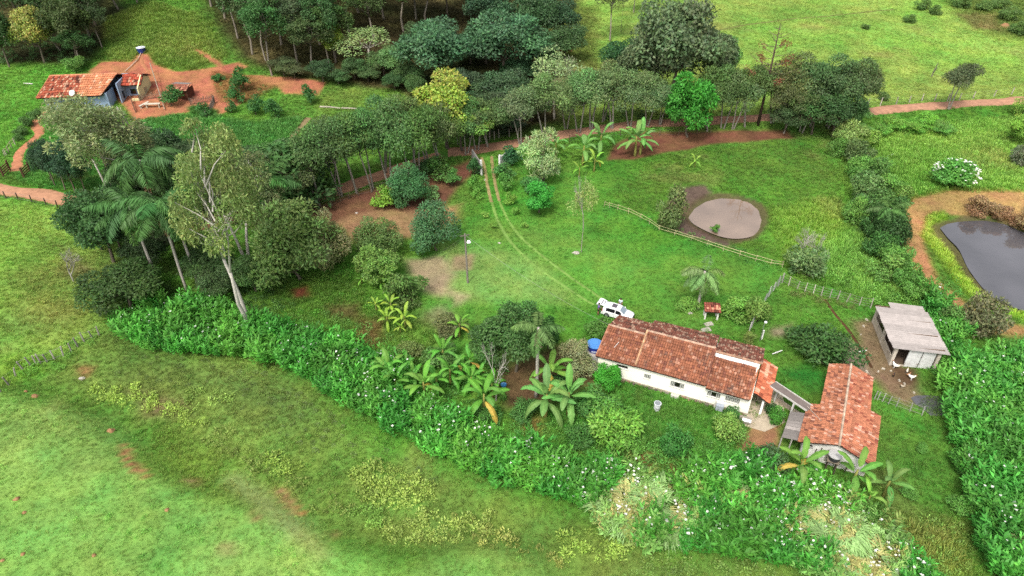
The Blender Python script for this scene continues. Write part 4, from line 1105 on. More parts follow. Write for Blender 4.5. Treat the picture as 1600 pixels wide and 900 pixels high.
# ---------------------------------------------------------------- lily thickets, flowers and weeds
def lily_mesh(seed):
    r = np.random.default_rng(seed); pos = []; ax = []; nr = []; Ls = []
    for s in range(4):
        a = r.random() * 6.28; ro = .32 * r.random(); b = np.array([ro * math.cos(a), ro * math.sin(a), 0]); d = np.array([math.cos(a) * .3, math.sin(a) * .3, 1.0]); d += r.normal(size=3) * .1; h = 1.25 + .45 * r.random()
        pa = r.random() * 3.14
        for k in range(15):
            t = .3 + .7 * k / 14; sgn = 1 if k % 2 else -1; q = pa + r.normal() * .9
            side = np.array([math.cos(q), math.sin(q), 0]) * sgn
            pos.append(b + d * h * t); ax.append(side * 1.0 + d * (.15 + .55 * t)); nr.append(d * .8 - side * .6 + r.normal(size=3) * .2); Ls.append(.26 + .14 * r.random())
    n = len(pos); v = .65 + .7 * r.random((n, 1))
    return leaves_mesh('lily', np.array(pos), np.array(ax), np.array(nr), np.array(Ls), .115, v * (1 + .12 * (r.random((n, 3)) - .5)), 'leaf_scatter')

def flower_mesh(seed):
    r = np.random.default_rng(seed); n = 7; a = np.arange(n) * .9 + r.random()
    ax = np.stack([np.cos(a), np.sin(a), .5 * np.ones(n)], 1)
    return leaves_mesh('flower', np.zeros((n, 3)) + r.normal(size=(n, 3)) * .02, ax, np.array([[0, 0, 1.0]] * n), .14, .11, np.ones((n, 3)), 'leaf_scatter')

def weed_mesh(seed, n=46, h=.6, L=.2, wr=.5):
    r = np.random.default_rng(seed); d = unit(r, n); d[:, 2] = np.abs(d[:, 2])
    pos = d * np.array([.42, .42, h]) * (.4 + .6 * r.random((n, 1)))
    v = .7 + .6 * r.random((n, 1))
    return leaves_mesh('weed', pos, d + unit(r, n) * .7, d + [0, 0, .6], L * (.7 + .6 * r.random(n)), L * wr, v * (1 + .15 * (r.random((n, 3)) - .5)), 'leaf_scatter')

def poly_points(poly_px, dens, w=None):
    w = np.array(PP(poly_px)) if w is None else np.array(w)
    x0, y0 = w.min(0); x1, y1 = w.max(0); n = int((x1 - x0) * (y1 - y0) * dens)
    p = np.stack([x0 + (x1 - x0) * rng.random(n), y0 + (y1 - y0) * rng.random(n)], 1)
    return p[sdpoly(p[:, 0], p[:, 1], w) + .5 * fbm(p[:, 0], p[:, 1], 2.0, 2) > 0]

_top = [(184, 508), (240, 484), (330, 490), (420, 511), (480, 527), (530, 550), (578, 552), (640, 597), (684, 647), (760, 687), (830, 717), (920, 742), (985, 747), (1065, 767), (1092, 742), (1160, 738), (1240, 748), (1300, 778), (1372, 835), (1436, 900), (1450, 930)]
_bot = [(1330, 912), (1240, 880), (1110, 864), (1020, 858), (940, 818), (900, 789), (800, 760), (760, 750), (700, 719), (640, 690), (560, 642), (510, 616), (460, 580), (390, 560), (290, 555), (230, 547), (190, 522)]
TH_L = _top + _bot
TH_R = [(1470, 600), (1500, 575), (1560, 560), (1640, 560), (1640, 900), (1560, 910), (1530, 870), (1512, 790), (1495, 720), (1480, 650)]
TH_S = [(1452, 470), (1500, 520), (1490, 560), (1468, 545), (1445, 490)]
FALLEN = [((985, 795), 3.2), ((1040, 806), 2.8), ((1300, 830), 2.6), ((1345, 872), 3.6), ((1158, 785), 1.6), ((1262, 850), 2.0)]
fw = [(np.array(P(*p)[:2]), r_) for p, r_ in FALLEN]
lil = [lily_mesh(s) for s in range(5)]
flo = [flower_mesh(s) for s in range(3)]

def thicket(name, polys, dens, tint, label, flabel, fl_frac):
    p = np.concatenate([poly_points(q, dens) for q in polys])
    n = len(p); z = bil(HH, p[:, 0], p[:, 1])
    cg = np.stack(np.meshgrid(np.arange(-60, 80, 2.3), np.arange(20, 75, 2.3)), -1).reshape(-1, 2); cg = cg + rng.normal(size=cg.shape) * .7; near = np.full(n, 9.0); hq = rng.random(len(cg)); cl = np.zeros(n)
    for q, h_ in zip(cg, hq):                           # rounded clumps that meet in hollows
        dq = np.hypot(p[:, 0] - q[0], p[:, 1] - q[1]); m = dq < near; near[m] = dq[m]; cl[m] = h_
    hvar = (1.36 - .36 * np.clip(near, 0, 1.7) ** 1.7) * (.9 + .32 * cl) * (1 + .3 * fbm(p[:, 0], p[:, 1], 7, 2)) + .25 * fbm(p[:, 0], p[:, 1], 1.2, 2)
    size = np.clip(1.25 * hvar, .45, 2) * (.85 + .3 * rng.random(n)); tilt = .12 * rng.standard_normal(n); rz = rng.random(n) * 6.283
    tn = np.array(tint) * (1 + .5 * fbm(p[:, 0], p[:, 1], 3, 3)[:, None]) * (.85 + .3 * rng.random((n, 1))); tn *= 1 + .12 * (rng.random((n, 3)) - .5); tn = tn * (.8 + .45 * ((cl * 7.3) % 1))[:, None]; tn[:, 0] *= .8 + .5 * ((cl * 3.7) % 1)
    pale = np.zeros(n)
    for c, r_ in fw:                                   # stalks blown flat, fanning out from a point
        v = p - c; dd = np.hypot(v[:, 0], v[:, 1]); m = dd < r_
        a = 1 - dd / r_
        tilt = np.where(m, -(.5 + .8 * a), tilt); rz = np.where(m, np.arctan2(v[:, 1], v[:, 0]) - math.pi / 2 + .35 * rng.standard_normal(n) + math.pi * 0, rz)
        pale = np.maximum(pale, np.where(m, np.clip(1.1 * a + .5, 0, 1), 0)); size = np.where(m, size * (.95 - .35 * a), size)
    pt = np.array(T(150, 190, 104)); dry = np.array(T(190, 176, 110)); mixc = np.where(rng.random((n, 1)) < .35 * pale[:, None], dry, pt)
    tn = tn * (1 - .8 * pale[:, None]) + mixc * .8 * pale[:, None]
    scatter(name, np.column_stack([p, z]), tn, size, tilt, lil, label, rotz=rz)
    fdens = fl_frac * (.35 + 1.6 * np.clip(fbm(p[:, 0] + 7, p[:, 1], 6, 2) + .35, 0, 1)) * (.25 + sstep((p[:, 0] + 30) / 40)) + .02 * pale
    k = rng.random(n) < fdens
    fp = np.column_stack([p[k] + rng.normal(size=(k.sum(), 2)) * .2, z[k] + 1.7 * size[k] * np.cos(tilt[k] * .9)])
    scatter('white_flowers', fp, np.tile([.85, .85, .8], (k.sum(), 1)), .6 + .7 * rng.random(k.sum()), .3, flo, flabel)
thicket('lily_thicket', [TH_L], 9.5, T(70, 152, 48), 'long dense band of green ginger lilies along the stream', 'white lily flowers dotting the long stream thicket', .30)
thicket('lily_thicket', [TH_R, TH_S], 8.0, T(78, 158, 56), 'dense green ginger lily thicket between outbuilding and fish pond', 'white lily flowers dotting the thicket past the outbuilding', .10)
# stalks blown flat: long pale blades fanning out from a few hollows
def fan_mesh(seed):
    r = np.random.default_rng(seed); m = MB()
    for i in range(12):
        a = r.normal() * .35; L = 1.0 + .7 * r.random(); w = .035 + .02 * r.random(); dx, dy = math.cos(a), math.sin(a); oy = r.normal() * .25; v = .75 + .5 * r.random(); z0 = .5 + .4 * r.random(); pv = None; vs = []
        for t in (0, .35, .7, 1.0):
            x = L * t; z = z0 + .55 * t - .75 * t * t; ww = w * (1.1 - .95 * t ** 2)
            vs += [(x * dx - dy * ww, oy + x * dy + dx * ww, z), (x * dx + dy * ww, oy + x * dy - dx * ww, z)]
        m.add(vs, [(0, 1, 3, 2), (2, 3, 5, 4), (4, 5, 7, 6)], (v, v, v))
    return m.mesh('flattened_blades', 'leaf_scatter')
fp_, ft_, fr_, fs_ = [], [], [], []
for c_, r_ in fw:
    n = int(r_ * r_ * 3.14 * 3.2); a = rng.random(n) * 6.283; dd = r_ * np.sqrt(rng.random(n)); q = c_ + np.stack([np.cos(a), np.sin(a)], 1) * dd[:, None]
    fp_.append(np.column_stack([q, bil(HH, q[:, 0], q[:, 1]) + .5 * dd / r_])); fr_.append(a + .3 * rng.standard_normal(n)); fs_.append(.8 + .5 * rng.random(n))
    k_ = (dd / r_ < .35 + .25 * rng.random(n))[:, None]; ft_.append(np.where(k_, np.array(T(176, 176, 112)), np.array(T(142, 182, 112))) * (.75 + .5 * rng.random((n, 1))))
fr_ = np.concatenate(fr_)
scatter('flattened_lilies', np.concatenate(fp_), np.concatenate(ft_), np.concatenate(fs_), np.zeros(len(fr_)), [fan_mesh(s) for s in range(3)], 'pale flattened lily leaves fanned over the thicket', rotz=fr_)
# flowers on the big bush
c = fl.location; k = 70; d = unit(rng, k); d[:, 2] = np.abs(d[:, 2])
rad = fl.scale[0] * 1.32; hz = fl.scale[2] * 1.15
inst_pts = np.array(c) + d * np.array([rad, rad, hz]) + [0, 0, hz * .9]
scatter('white_flowers', inst_pts, np.tile([.85, .85, .78], (k, 1)), 1.4 + .8 * rng.random(k), .3, flo, 'white blossoms on the large bush above the fish pond')

# weeds: yellow-green patches in the marsh strip, rank growth elsewhere
weeds = [weed_mesh(s) for s in range(4)]
WZ = [([(545, 735), (600, 722), (660, 745), (690, 775), (640, 798), (570, 785)], 3.0, (150, 178, 78), 1.1), ([(600, 820), (660, 800), (700, 815), (740, 800), (780, 800), (760, 840), (680, 850), (610, 850)], 2.6, (148, 172, 80), 1.0),
      ([(130, 606), (220, 605), (260, 630), (330, 660), (300, 670), (230, 645), (150, 628)], 2.4, (152, 184, 74), .9), ([(280, 608), (350, 605), (370, 630), (300, 640)], 1.8, (134, 168, 74), .9), ([(400, 715), (440, 708), (475, 735), (430, 745)], 2.4, (148, 182, 72), .9),
      ([(540, 795), (590, 795), (600, 825), (555, 820)], 2.2, (128, 176, 72), 1.0), ([(860, 840), (940, 825), (1000, 850), (960, 885), (880, 880)], 2.2, (144, 176, 72), 1.1), ([(300, 650), (420, 700), (560, 800), (520, 815), (420, 760), (320, 700)], .8, (128, 150, 70), .9),
      ([(700, 800), (860, 850), (900, 900), (760, 860)], 1.2, (150, 160, 78), .9), ([(980, 870), (1200, 880), (1240, 905), (980, 905)], 1.2, (112, 146, 66), 1.0), ([(180, 545), (420, 580), (540, 660), (720, 760), (680, 780), (480, 700), (300, 610), (180, 590)], .5, (104, 126, 72), .6),
      ([(60, 560), (120, 530), (170, 515), (150, 545), (80, 590)], 1.0, (104, 160, 60), .8), ([(30, 575), (75, 560), (80, 590), (30, 600)], 1.5, (112, 178, 60), .9),
      # slope below the house and yard undergrowth
      ([(780, 660), (900, 660), (1000, 690), (1150, 690), (1170, 725), (1090, 740), (980, 740), (860, 710)], 2.6, (90, 156, 62), .9), ([(420, 470), (560, 500), (680, 560), (640, 610), (520, 545), (430, 510)], 1.5, (96, 146, 60), .8), ([(650, 560), (790, 560), (800, 660), (700, 640)], 1.8, (84, 146, 60), .9),
      ([(960, 600), (1160, 660), (1140, 690), (960, 640)], .9, (82, 150, 60), .5), ([(350, 440), (450, 430), (440, 500), (340, 500)], 1.0, (70, 112, 52), .9),
      # right side
      ([(1310, 205), (1600, 185), (1640, 300), (1420, 300), (1350, 350)], .5, (124, 172, 66), 1.1), ([(1270, 430), (1340, 380), (1400, 430), (1450, 470), (1370, 480)], 1.6, (108, 164, 66), 1.1), ([(1390, 460), (1470, 520), (1480, 600), (1460, 560), (1455, 520)], 1.6, (84, 150, 58), 1.2), ([(1380, 805), (1500, 815), (1530, 900), (1440, 905)], 1.2, (120, 160, 66), 1.0),
      ([(1440, 560), (1490, 590), (1480, 650), (1450, 610)], 1.4, (80, 144, 58), 1.0), ([(1240, 450), (1340, 470), (1330, 485), (1230, 462)], 2.0, (110, 122, 66), .7), ([(1140, 470), (1190, 480), (1180, 500), (1140, 495)], 1.5, (104, 166, 62), .8),
      ([(1190, 400), (1230, 420), (1210, 430), (940, 330), (950, 322)], .9, (82, 148, 60), .7),
      # far garden rows and forest floor
      ([(215, 190), (330, 190), (400, 195), (450, 215), (320, 235), (240, 215)], .9, (80, 160, 72), .9), ([(340, 25), (420, 100), (520, 126), (640, 140), (620, 100), (480, 60)], .35, (104, 96, 60), 1.2), ([(0, 60), (160, 60), (150, 100), (0, 100)], .3, (70, 110, 56), 1.6), ([(170, 40), (320, 50), (340, 95), (180, 95)], .5, (128, 160, 66), 1.0),
      ([(640, 100), (760, 120), (820, 210), (700, 220)], .4, (60, 88, 50), 1.3), ([(140, 440), (260, 440), (300, 480), (180, 510)], 1.0, (76, 112, 52), 1.1), ([(330, 120), (420, 130), (400, 180), (350, 170)], .35, (96, 150, 76), .6), ([(940, 120), (1130, 120), (1180, 180), (940, 190)], .3, (70, 100, 56), 1.2)]
wp, wt, ws = [], [], []
for poly, dens, c, s in WZ:
    p = poly_points(poly, dens); k = keepout(p[:, 0], p[:, 1]); p = p[k]
    wp.append(p); wt.append(np.array(T(*c)) * (1 + .5 * fbm(p[:, 0], p[:, 1], 2.5, 2)[:, None]) * (.75 + .5 * rng.random((len(p), 1)))); ws.append(s * (.6 + .8 * rng.random(len(p))))
wp = np.concatenate(wp); scatter('weeds', np.column_stack([wp, bil(HH, wp[:, 0], wp[:, 1])]), np.concatenate(wt), np.concatenate(ws), .2, weeds, 'low leafy weeds in patches over slopes and marsh')
# sparse darker clumps through all pastures
x, y = frustum_points(16000); gh = bil(ZG, x, y); k = keepout(x, y) & (gh > .08) & (fbm(x, y, 6, 3) > -.02); x, y, gh = x[k], y[k], gh[k]
cc = bil(ZC, x, y) * np.array([.95, 1.05, .9]) * (.9 + .6 * rng.random((len(x), 1)))
scatter('weeds', np.column_stack([x, y, bil(HH, x, y)]), cc * 1.3, .3 + .5 * rng.random(len(x)) * np.clip(gh / .25, .6, 1.6), .2, weeds, 'scattered low herbs through the pasture grass')
# ---------------------------------------------------------------- buildings
def tiles(m, e0, e1, r1, r0, pitch=.27, row=.42, base=(166, 88, 66), pale=.14, seed=0, arch=.07, palec=(214, 160, 128), darkc=(112, 62, 50)):
    """curved clay tiles in courses over the roof plane eave e0-e1, ridge r0-r1"""
    r = np.random.default_rng(seed); e0, e1, r0, r1 = map(np.array, (e0, e1, r0, r1))
    wid = np.linalg.norm(e1 - e0); hgt = np.linalg.norm((r0 + r1 - e0 - e1) / 2)
    nx_, ny_ = max(1, round(wid / pitch)), max(1, round(hgt / row))
    nrm = np.cross(e1 - e0, r0 - e0); nrm = nrm / np.linalg.norm(nrm); nrm = nrm if nrm[2] > 0 else -nrm
    def q(a, b):
        w_ = .05 * math.sin(a * wid * .9 + seed) * math.sin(math.pi * min(max(b, 0), 1)) + .025 * math.sin(a * wid * 2.3 + 5 * b + seed)
        return (e0 * (1 - a) + e1 * a) * (1 - b) + (r0 * (1 - a) + r1 * a) * b + np.array([0, 0, w_])
    rowv = .93 + .14 * r.random(ny_)
    for j in range(ny_):
        for i in range(nx_):
            b0 = (j - .16) / ny_; b1 = (j + 1) / ny_; a0 = (i + .02 + r.normal() * .02) / nx_; a1 = (i + .98 + r.normal() * .02) / nx_; b0 += r.normal() * .02 / ny_
            vs = []
            for b, lift in ((b0, .10), (b1, .012)):
                for f, hh in ((0, 0), (.3, .85), (.7, .85), (1, 0)):
                    vs.append(q(a0 + (a1 - a0) * f, b) + nrm * (lift + arch * hh + r.normal() * .004))
            t = r.random(); cbase = np.array(palec if t < pale else (darkc if t > .86 else base)) * (.92 + .16 * r.random()) * rowv[j]
            m.add(vs, [(0, 1, 5, 4), (1, 2, 6, 5), (2, 3, 7, 6), (0, 3, 2, 1)], C(*np.clip(cbase, 0, 255)))

def roof(parent, planes, under=(70, 52, 44), mat='clay_tile', **kw):
    """each plane: (e0, e1, r1, r0); decking under a mass of tiles"""
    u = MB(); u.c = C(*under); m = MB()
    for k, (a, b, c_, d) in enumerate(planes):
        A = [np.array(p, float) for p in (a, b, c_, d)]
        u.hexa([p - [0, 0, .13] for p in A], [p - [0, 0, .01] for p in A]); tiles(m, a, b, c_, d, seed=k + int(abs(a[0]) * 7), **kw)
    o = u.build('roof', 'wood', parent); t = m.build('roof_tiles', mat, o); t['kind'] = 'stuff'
    return o

def ridge(parent, a, b, c=(206, 172, 148), r=.13, n=None):
    m = MB(); a, b = Vector(a), Vector(b); n = n or max(2, int((b - a).length / .4)); rr = random.Random(3)
    for i in range(n):
        p, q = a.lerp(b, i / n), a.lerp(b, (i + 1.12) / n); v = rr.uniform(.85, 1.1)
        m.tube([p, q], [r * 1.1, r * .92], 6, C(*(min(255, x * v) for x in c)))
    o = m.build('ridge_tiles', 'clay_tile_clean', parent); o['kind'] = 'stuff'
    return o

def wall_holes(m, s0, s1, z0, z1, n0, n1, holes, c):
    """wall along x between y n0 and n1, with openings (s0, s1, z0, z1)"""
    xs = sorted({s0, s1, *[h[0] for h in holes], *[h[1] for h in holes]})
    for a, b in zip(xs[:-1], xs[1:]):
        hs_ = [h for h in holes if h[0] <= a + 1e-6 and h[1] >= b - 1e-6]
        if not hs_:
            m.box(a, b, n0, n1, z0, z1, c)
        else:
            h = hs_[0]; m.box(a, b, n0, n1, z0, h[2], c); m.box(a, b, n0, n1, h[3], z1, c)

def window(parent, s0, s1, z0, z1, y, grille, frame=(214, 214, 208), dark=(34, 30, 28), thick=.2):
    """recessed window in a wall whose outer face lies at y; grille 'lattice', 'sides', 'bars' or None"""
    f = MB(); f.c = C(*frame, .7); w = .05
    f.box(s0, s1, y + .05, y + .11, z0, z0 + w); f.box(s0, s1, y + .05, y + .11, z1 - w, z1); f.box(s0, s0 + w, y + .05, y + .11, z0 + w, z1 - w); f.box(s1 - w, s1, y + .05, y + .11, z0 + w, z1 - w)
    f.box(s0 - .06, s1 + .06, y - .06, y + .05, z0 - .06, z0 - .003)
    o = f.build('window', 'plaster', parent)
    p = MB(); p.c = C(*dark); p.box(s0 + w, s1 - w, y + .12, y + .15, z0 + w, z1 - w); p.build('pane', 'glass', o)
    if grille:
        g = MB(); g.c = C(206, 208, 198, .7); nx_ = max(2, round((s1 - s0) / .2)); nz = max(2, round((z1 - z0) / .2))
        for i in range(1, nx_):
            xx_ = s0 + (s1 - s0) * i / nx_; mid = abs(i - nx_ / 2) < nx_ * .2
            if grille == 'sides' and mid: continue
            g.box(xx_ - .03, xx_ + .03, y + .02, y + .045, z0 + .04, z1 - .04)
        for j in range(1, nz):
            zz = z0 + (z1 - z0) * j / nz
            for a, b in ([(s0, s1)] if grille != 'sides' else [(s0, s0 + (s1 - s0) * .36), (s1 - (s1 - s0) * .36, s1)]):
                g.box(a + .04, b - .04, y + .046, y + .049 + .02, zz - .028, zz + .028)
        g.build('grille', 'plaster', o)
    return o

CREAM, WHITE = C(246, 243, 228, .9), C(246, 246, 244, .9)
def main_house():
    H = empty('farmhouse', (8.9, 58.2, gz(12, 58)), R(-23.35), 'long white farmhouse under a patched red tile roof', 'house')
    holes = [(2.9, 4.25, 1.75, 2.2), (6.1, 6.85, 1.25, 1.9), (9.0, 10.5, 1.15, 1.95), (12.95, 14.35, 1.25, 2.0), (14.85, 16.35, 1.25, 2.0)]
    w = MB(); wall_holes(w, .8, 17.4, -.4, 2.75, 0, .2, holes, CREAM)
    w.box(.8, 1.0, .2, 7.0, -.4, 2.9, CREAM); w.box(17.2, 17.4, .2, 7.0, -.4, 2.9, CREAM); w.box(.8, 17.4, 7.0, 7.2, -.4, 2.9, CREAM)
    for x in (1.0, 17.2):
        d = -.2 if x > 5 else -.2
        w.prism([(x, .1, 2.7), (x, 7.1, 2.7), (x, 3.75, 4.1)], (.2 if x > 5 else -.2, 0, 0), CREAM)
    w.box(12.75, 17.4, 3.56, 3.72, 3.4, 4.34, WHITE)
    w.build('wall', 'plaster', H)
    inn = MB(); inn.box(1.1, 17.1, .5, 6.9, 2.5, 2.55, C(60, 50, 44)); inn.build('ceiling', 'wood', H)
    for h, g in zip(holes, (None, 'lattice', 'sides', 'sides', 'lattice')):
        window(H, *h, 0, g)
    band = MB(); band.box(.8, 17.4, -.012, -.003, -.4, .34, C(196, 182, 164, .7)); band.build('splash_band', 'plaster_old', H); rr = random.Random(4)
    for i in range(26):                                     # rubble footing, stone by stone
        s = 1.4 + i * .62; hgt = .08 + .22 * rr.random(); m = MB(); c = rr.choice([(140, 122, 106), (166, 128, 112), (120, 110, 100), (170, 160, 148)]); l_ = .25 + .33 * rr.random(); dpt = .16 + .3 * rr.random()
        m.hexa([(s - l_ * .5, -dpt, -.5), (s + l_ * .5, -dpt * .9, -.5), (s + l_ * .5, -.004, -.5), (s - l_ * .5, -.004, -.5)], [(s - l_ * .42, -dpt * .7, hgt), (s + l_ * .4, -dpt * .75, hgt * .9), (s + l_ * .45, -.004, hgt), (s - l_ * .45, -.004, hgt * 1.05)], C(*c))
        m.build('stone', 'stone', H)
    kw = dict(pitch=.26, row=.4)
    front = [((.55, -.35, 2.84), (5.02, -.35, 2.84), (5.02, 3.75, 4.2), (.75, 3.75, 4.2)), ((5.0, -.4, 2.96), (12.62, -.45, 2.94), (12.62, 4.0, 4.58), (5.1, 4.0, 4.58)), ((12.7, -.55, 2.74), (17.15, -.55, 2.74), (17.3, 3.54, 3.82), (12.7, 3.54, 3.82))]
    back = [((5.02, 7.4, 2.95), (.95, 7.4, 2.95), (.75, 3.75, 4.2), (5.02, 3.75, 4.2)), ((12.62, 8.05, 3.1), (5.1, 7.9, 3.1), (5.1, 4.0, 4.58), (12.62, 4.0, 4.58)), ((17.65, 7.9, 3.0), (12.7, 7.9, 3.0), (12.7, 3.64, 4.44), (17.65, 3.64, 4.44))]
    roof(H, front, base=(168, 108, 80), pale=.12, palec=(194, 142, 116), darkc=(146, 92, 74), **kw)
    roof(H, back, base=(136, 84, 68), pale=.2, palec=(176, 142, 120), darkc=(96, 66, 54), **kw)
    ridge(H, (.7, 3.75, 4.24), (5.0, 3.75, 4.24)); ridge(H, (5.05, 4.0, 4.63), (12.65, 4.0, 4.63)); ridge(H, (12.7, 3.64, 4.48), (17.6, 3.64, 4.48), (190, 150, 124))
    ridge(H, (5.06, -.35, 3.08), (5.1, 3.95, 4.66), (214, 170, 130), .12); ridge(H, (12.66, -.45, 3.04), (12.66, 3.9, 4.64), (150, 96, 76), .1); ridge(H, (.6, -.3, 2.92), (.75, 3.7, 4.26), (196, 140, 110), .09)
    ridge(H, (17.2, -.5, 2.82), (17.35, 3.5, 3.9), (206, 130, 96), .09)
    # side porch
    roof(H, [((19.25, 6.2, 2.35), (19.1, .2, 2.35), (17.45, .5, 2.95), (17.6, 6.4, 2.95))], base=(196, 112, 80), pale=.16, palec=(222, 166, 136), darkc=(166, 88, 62), mat='clay_tile_clean', pitch=.34, row=.5, arch=.1)
    for (s, n_) in ((18.6, .75), (18.9, 5.6)):
        p = MB(); p.box(s - .11, s + .11, n_ - .11, n_ + .11, -.3, 2.32, WHITE); p.build('porch_post', 'plaster', H)
    f = MB(); f.c = C(206, 190, 166); f.prism([(17.4, -1.6, -.3), (19.4, -1.6, -.3), (21.2, .6, -.3), (20.4, 6.0, -.3), (17.4, 6.4, -.3)], (0, 0, .36)); f.build('porch_floor', 'concrete', H)
    d = MB(); d.box(17.405, 17.45, 2.2, 3.1, .06, 2.05, C(120, 96, 74)); d.build('door', 'wood', H)
    s = MB(); s.box(16.6, 17.9, -1.3, -.5, -.35, .38, C(170, 160, 148)); s.build('step', 'concrete', H); s = MB(); s.box(17.0, 17.9, -1.32, -.9, .383, .44, WHITE); s.build('ledge', 'plaster', H)
    m = MB(); m.box(14.15, 14.95, -.5, -.005, -.3, .72, C(188, 196, 208)); m.box(13.95, 14.1, -.35, -.005, -.3, .95, C(220, 216, 206)); m.build('buttress', 'plaster_old', H)
    m = MB(); m.box(9.3, 10.2, -.45, -.005, -.3, .3, C(220, 216, 206)); m.build('buttress', 'plaster_old', H)
    m = MB(); m.tube([(2.2, 1.1, 3.45), (2.5, 1.9, 3.72)], .035, 5, C(236, 232, 224)); m.build('vent_pipe', 'plastic', H)
    return H
MH = main_house()
def house_pt(s, n_, z):
    a = R(-23.35); return Vector((8.9 + s * math.cos(a) - n_ * math.sin(a), 58.2 + s * math.sin(a) + n_ * math.cos(a), MH.location.z + z))

def water_tank(name, loc, r, h, c, lid, label, stand=None, text=False):
    o = empty(name, loc, 0, label, 'water tank')
    m = MB(); m.c = C(*c); m.lathe([(r * .78, 0), (r * .82, .04), (r * .9, h * .55), (r * .93, h * .56), (r * .97, h * .92), (r * 1.02, h * .93), (r * 1.02, h)], 28); m.build('body', 'plastic', o, False)
    m = MB(); m.c = C(*lid); m.lathe([(r * 1.06, h + .002), (r * 1.07, h + .06), (r * .75, h + .13), (r * .3, h + .19), (.02, h + .2)], 28); m.build('lid', 'plastic', o)
    for k in range(3):
        m = MB(); rr_ = (.95, .7, .42)[k] * r; m.lathe([(rr_ * 1.02, h + .10 - .028 * 0 + .045 * k), (rr_ * 1.02, h + .115 + .045 * k)], 28, c=C(*(min(255, x * 1.08) for x in lid))); m.build('lid_ring', 'plastic', o)
    if text:                                                # white lettering band, too small to read in the photo
        m = MB(); m.c = (.75, .78, .85)
        for k in range(7):
            a = R(-128 + 9 * k); rr_ = r * .9; z = h * .3
            cx, cy = rr_ * math.cos(a), rr_ * math.sin(a); tx, ty = -math.sin(a), math.cos(a); nx_, ny_ = math.cos(a), math.sin(a); ww = .045
            m.hexa([(cx - tx * ww, cy - ty * ww, z), (cx + tx * ww, cy + ty * ww, z), (cx + tx * ww + nx_ * .03, cy + ty * ww + ny_ * .03, z), (cx - tx * ww + nx_ * .03, cy - ty * ww + ny_ * .03, z)],
                   [(cx - tx * ww, cy - ty * ww, z + .12), (cx + tx * ww, cy + ty * ww, z + .12), (cx + tx * ww + nx_ * .05, cy + ty * ww + ny_ * .05, z + .12), (cx - tx * ww + nx_ * .05, cy - ty * ww + ny_ * .05, z + .12)])
        m.build('lettering', 'plastic', o)
    return o
pl = empty('tank_plinth', house_pt(0, 0, 0), R(-23.35), 'grey and white masonry plinth holding up the blue tank', 'plinth')
m = MB(); m.box(-.85, .78, .03, 2.0, -.4, 1.25, WHITE); m.build('base', 'plaster_old', pl); m = MB(); m.box(-.85, .78, .03, 2.0, 1.253, 2.2, C(176, 174, 170)); m.build('upper_wall', 'concrete', pl); m = MB(); m.box(-.9, .8, -.02, 2.05, 2.203, 2.3, C(196, 190, 180)); m.build('slab', 'concrete', pl)
wt_ = water_tank('water_tank', house_pt(-.02, 1.15, 2.3), .86, .86, (34, 60, 168), (84, 144, 214), 'blue round water tank with paler lid beside the long roof', text=True)
wt_.rotation_euler.z = R(10)

def small_house():
    H = empty('outbuilding', (31.23, 44.67, gz(33, 48)), R(63.65 - 90), 'smaller white house with bright orange-red gable roof', 'house')
    w = MB(); c = C(232, 228, 222, .78)
    holes = [(-2.55, -2.05, 1.55, 1.85), (-.75, .25, .2, 1.9)]
    wall_holes(w, -3.0, 3.0, -.4, 2.15, 0, .2, holes, c)
    w.prism([(-3.0, 0, 2.15), (3.0, 0, 2.15), (0, 0, 3.12)], (0, .2, 0), c)
    w.box(-3.0, -2.8, .2, 5.2, -.4, 2.2, c); w.box(2.8, 3.0, .2, 6.6, -.4, 2.1, c); w.box(-1.8, -1.6, 5.2, 11.8, -.4, 2.5, c); w.box(1.9, 2.1, 6.6, 11.8, -.4, 2.4, c); w.box(-1.8, 2.1, 11.8, 12.0, -.4, 2.4, c); w.box(-3.0, -1.8, 5.0, 5.2, -.4, 2.2, c); w.box(2.1, 3.0, 6.4, 6.6, -.4, 2.1, c)
    w.prism([(-1.8, 11.99, 2.4), (2.1, 11.99, 2.4), (0, 11.99, 3.15)], (0, -.18, 0), c)
    w.build('wall', 'plaster_old', H)
    window(H, -2.55, -2.05, 1.55, 1.85, 0, None, (120, 116, 110))
    d = MB(); d.box(-.74, .24, .08, .13, .2, 1.9, C(196, 190, 176)); dd = d.build('door', 'wood', H); d = MB(); d.box(.1, .14, .03, .08, 1.0, 1.1, C(60, 60, 60)); d.build('handle', 'metal', dd)
    for s, h_ in ((-1.75, .7), (-1.35, 1.1), (1.3, .8)):
        p = MB(); p.tube([(s, -.28, -.3), (s + .1, -.06, h_ + .9)], .05, 5, C(96, 84, 74)); p.build('prop', 'wood', H)
    kk = dict(pitch=.26, row=.36, pale=.1)
    pls = [((-3.45, -.5, 2.2), (-3.25, 5.25, 2.28), (0, 5.25, 3.32), (0, -.35, 3.32)), ((-2.1, 5.27, 2.58), (-2.0, 12.2, 2.62), (0, 12.2, 3.32), (0, 5.27, 3.32)), ((3.5, 6.85, 2.1), (3.35, -.45, 2.1), (0, -.35, 3.32), (0, 6.85, 3.32)), ((2.35, 12.2, 2.5), (2.4, 6.87, 2.46), (0, 6.87, 3.32), (0, 12.2, 3.32))]
    roof(H, pls[:2], base=(182, 118, 88), palec=(206, 154, 130), darkc=(132, 82, 66), **kk)
    roof(H, pls[2:], base=(190, 122, 92), palec=(216, 166, 142), darkc=(160, 90, 70), mat='clay_tile_clean', **kk)
    ridge(H, (0, -.4, 3.38), (0, 12.25, 3.38), (214, 188, 164), .12)
    p = MB(); p.tube([(-3.4, 4.6, 2.5), (-1.9, 2.6, 2.95)], .03, 5, C(206, 190, 176)); p.build('roof_pipe', 'plastic', H)
    return H
SH = small_house()
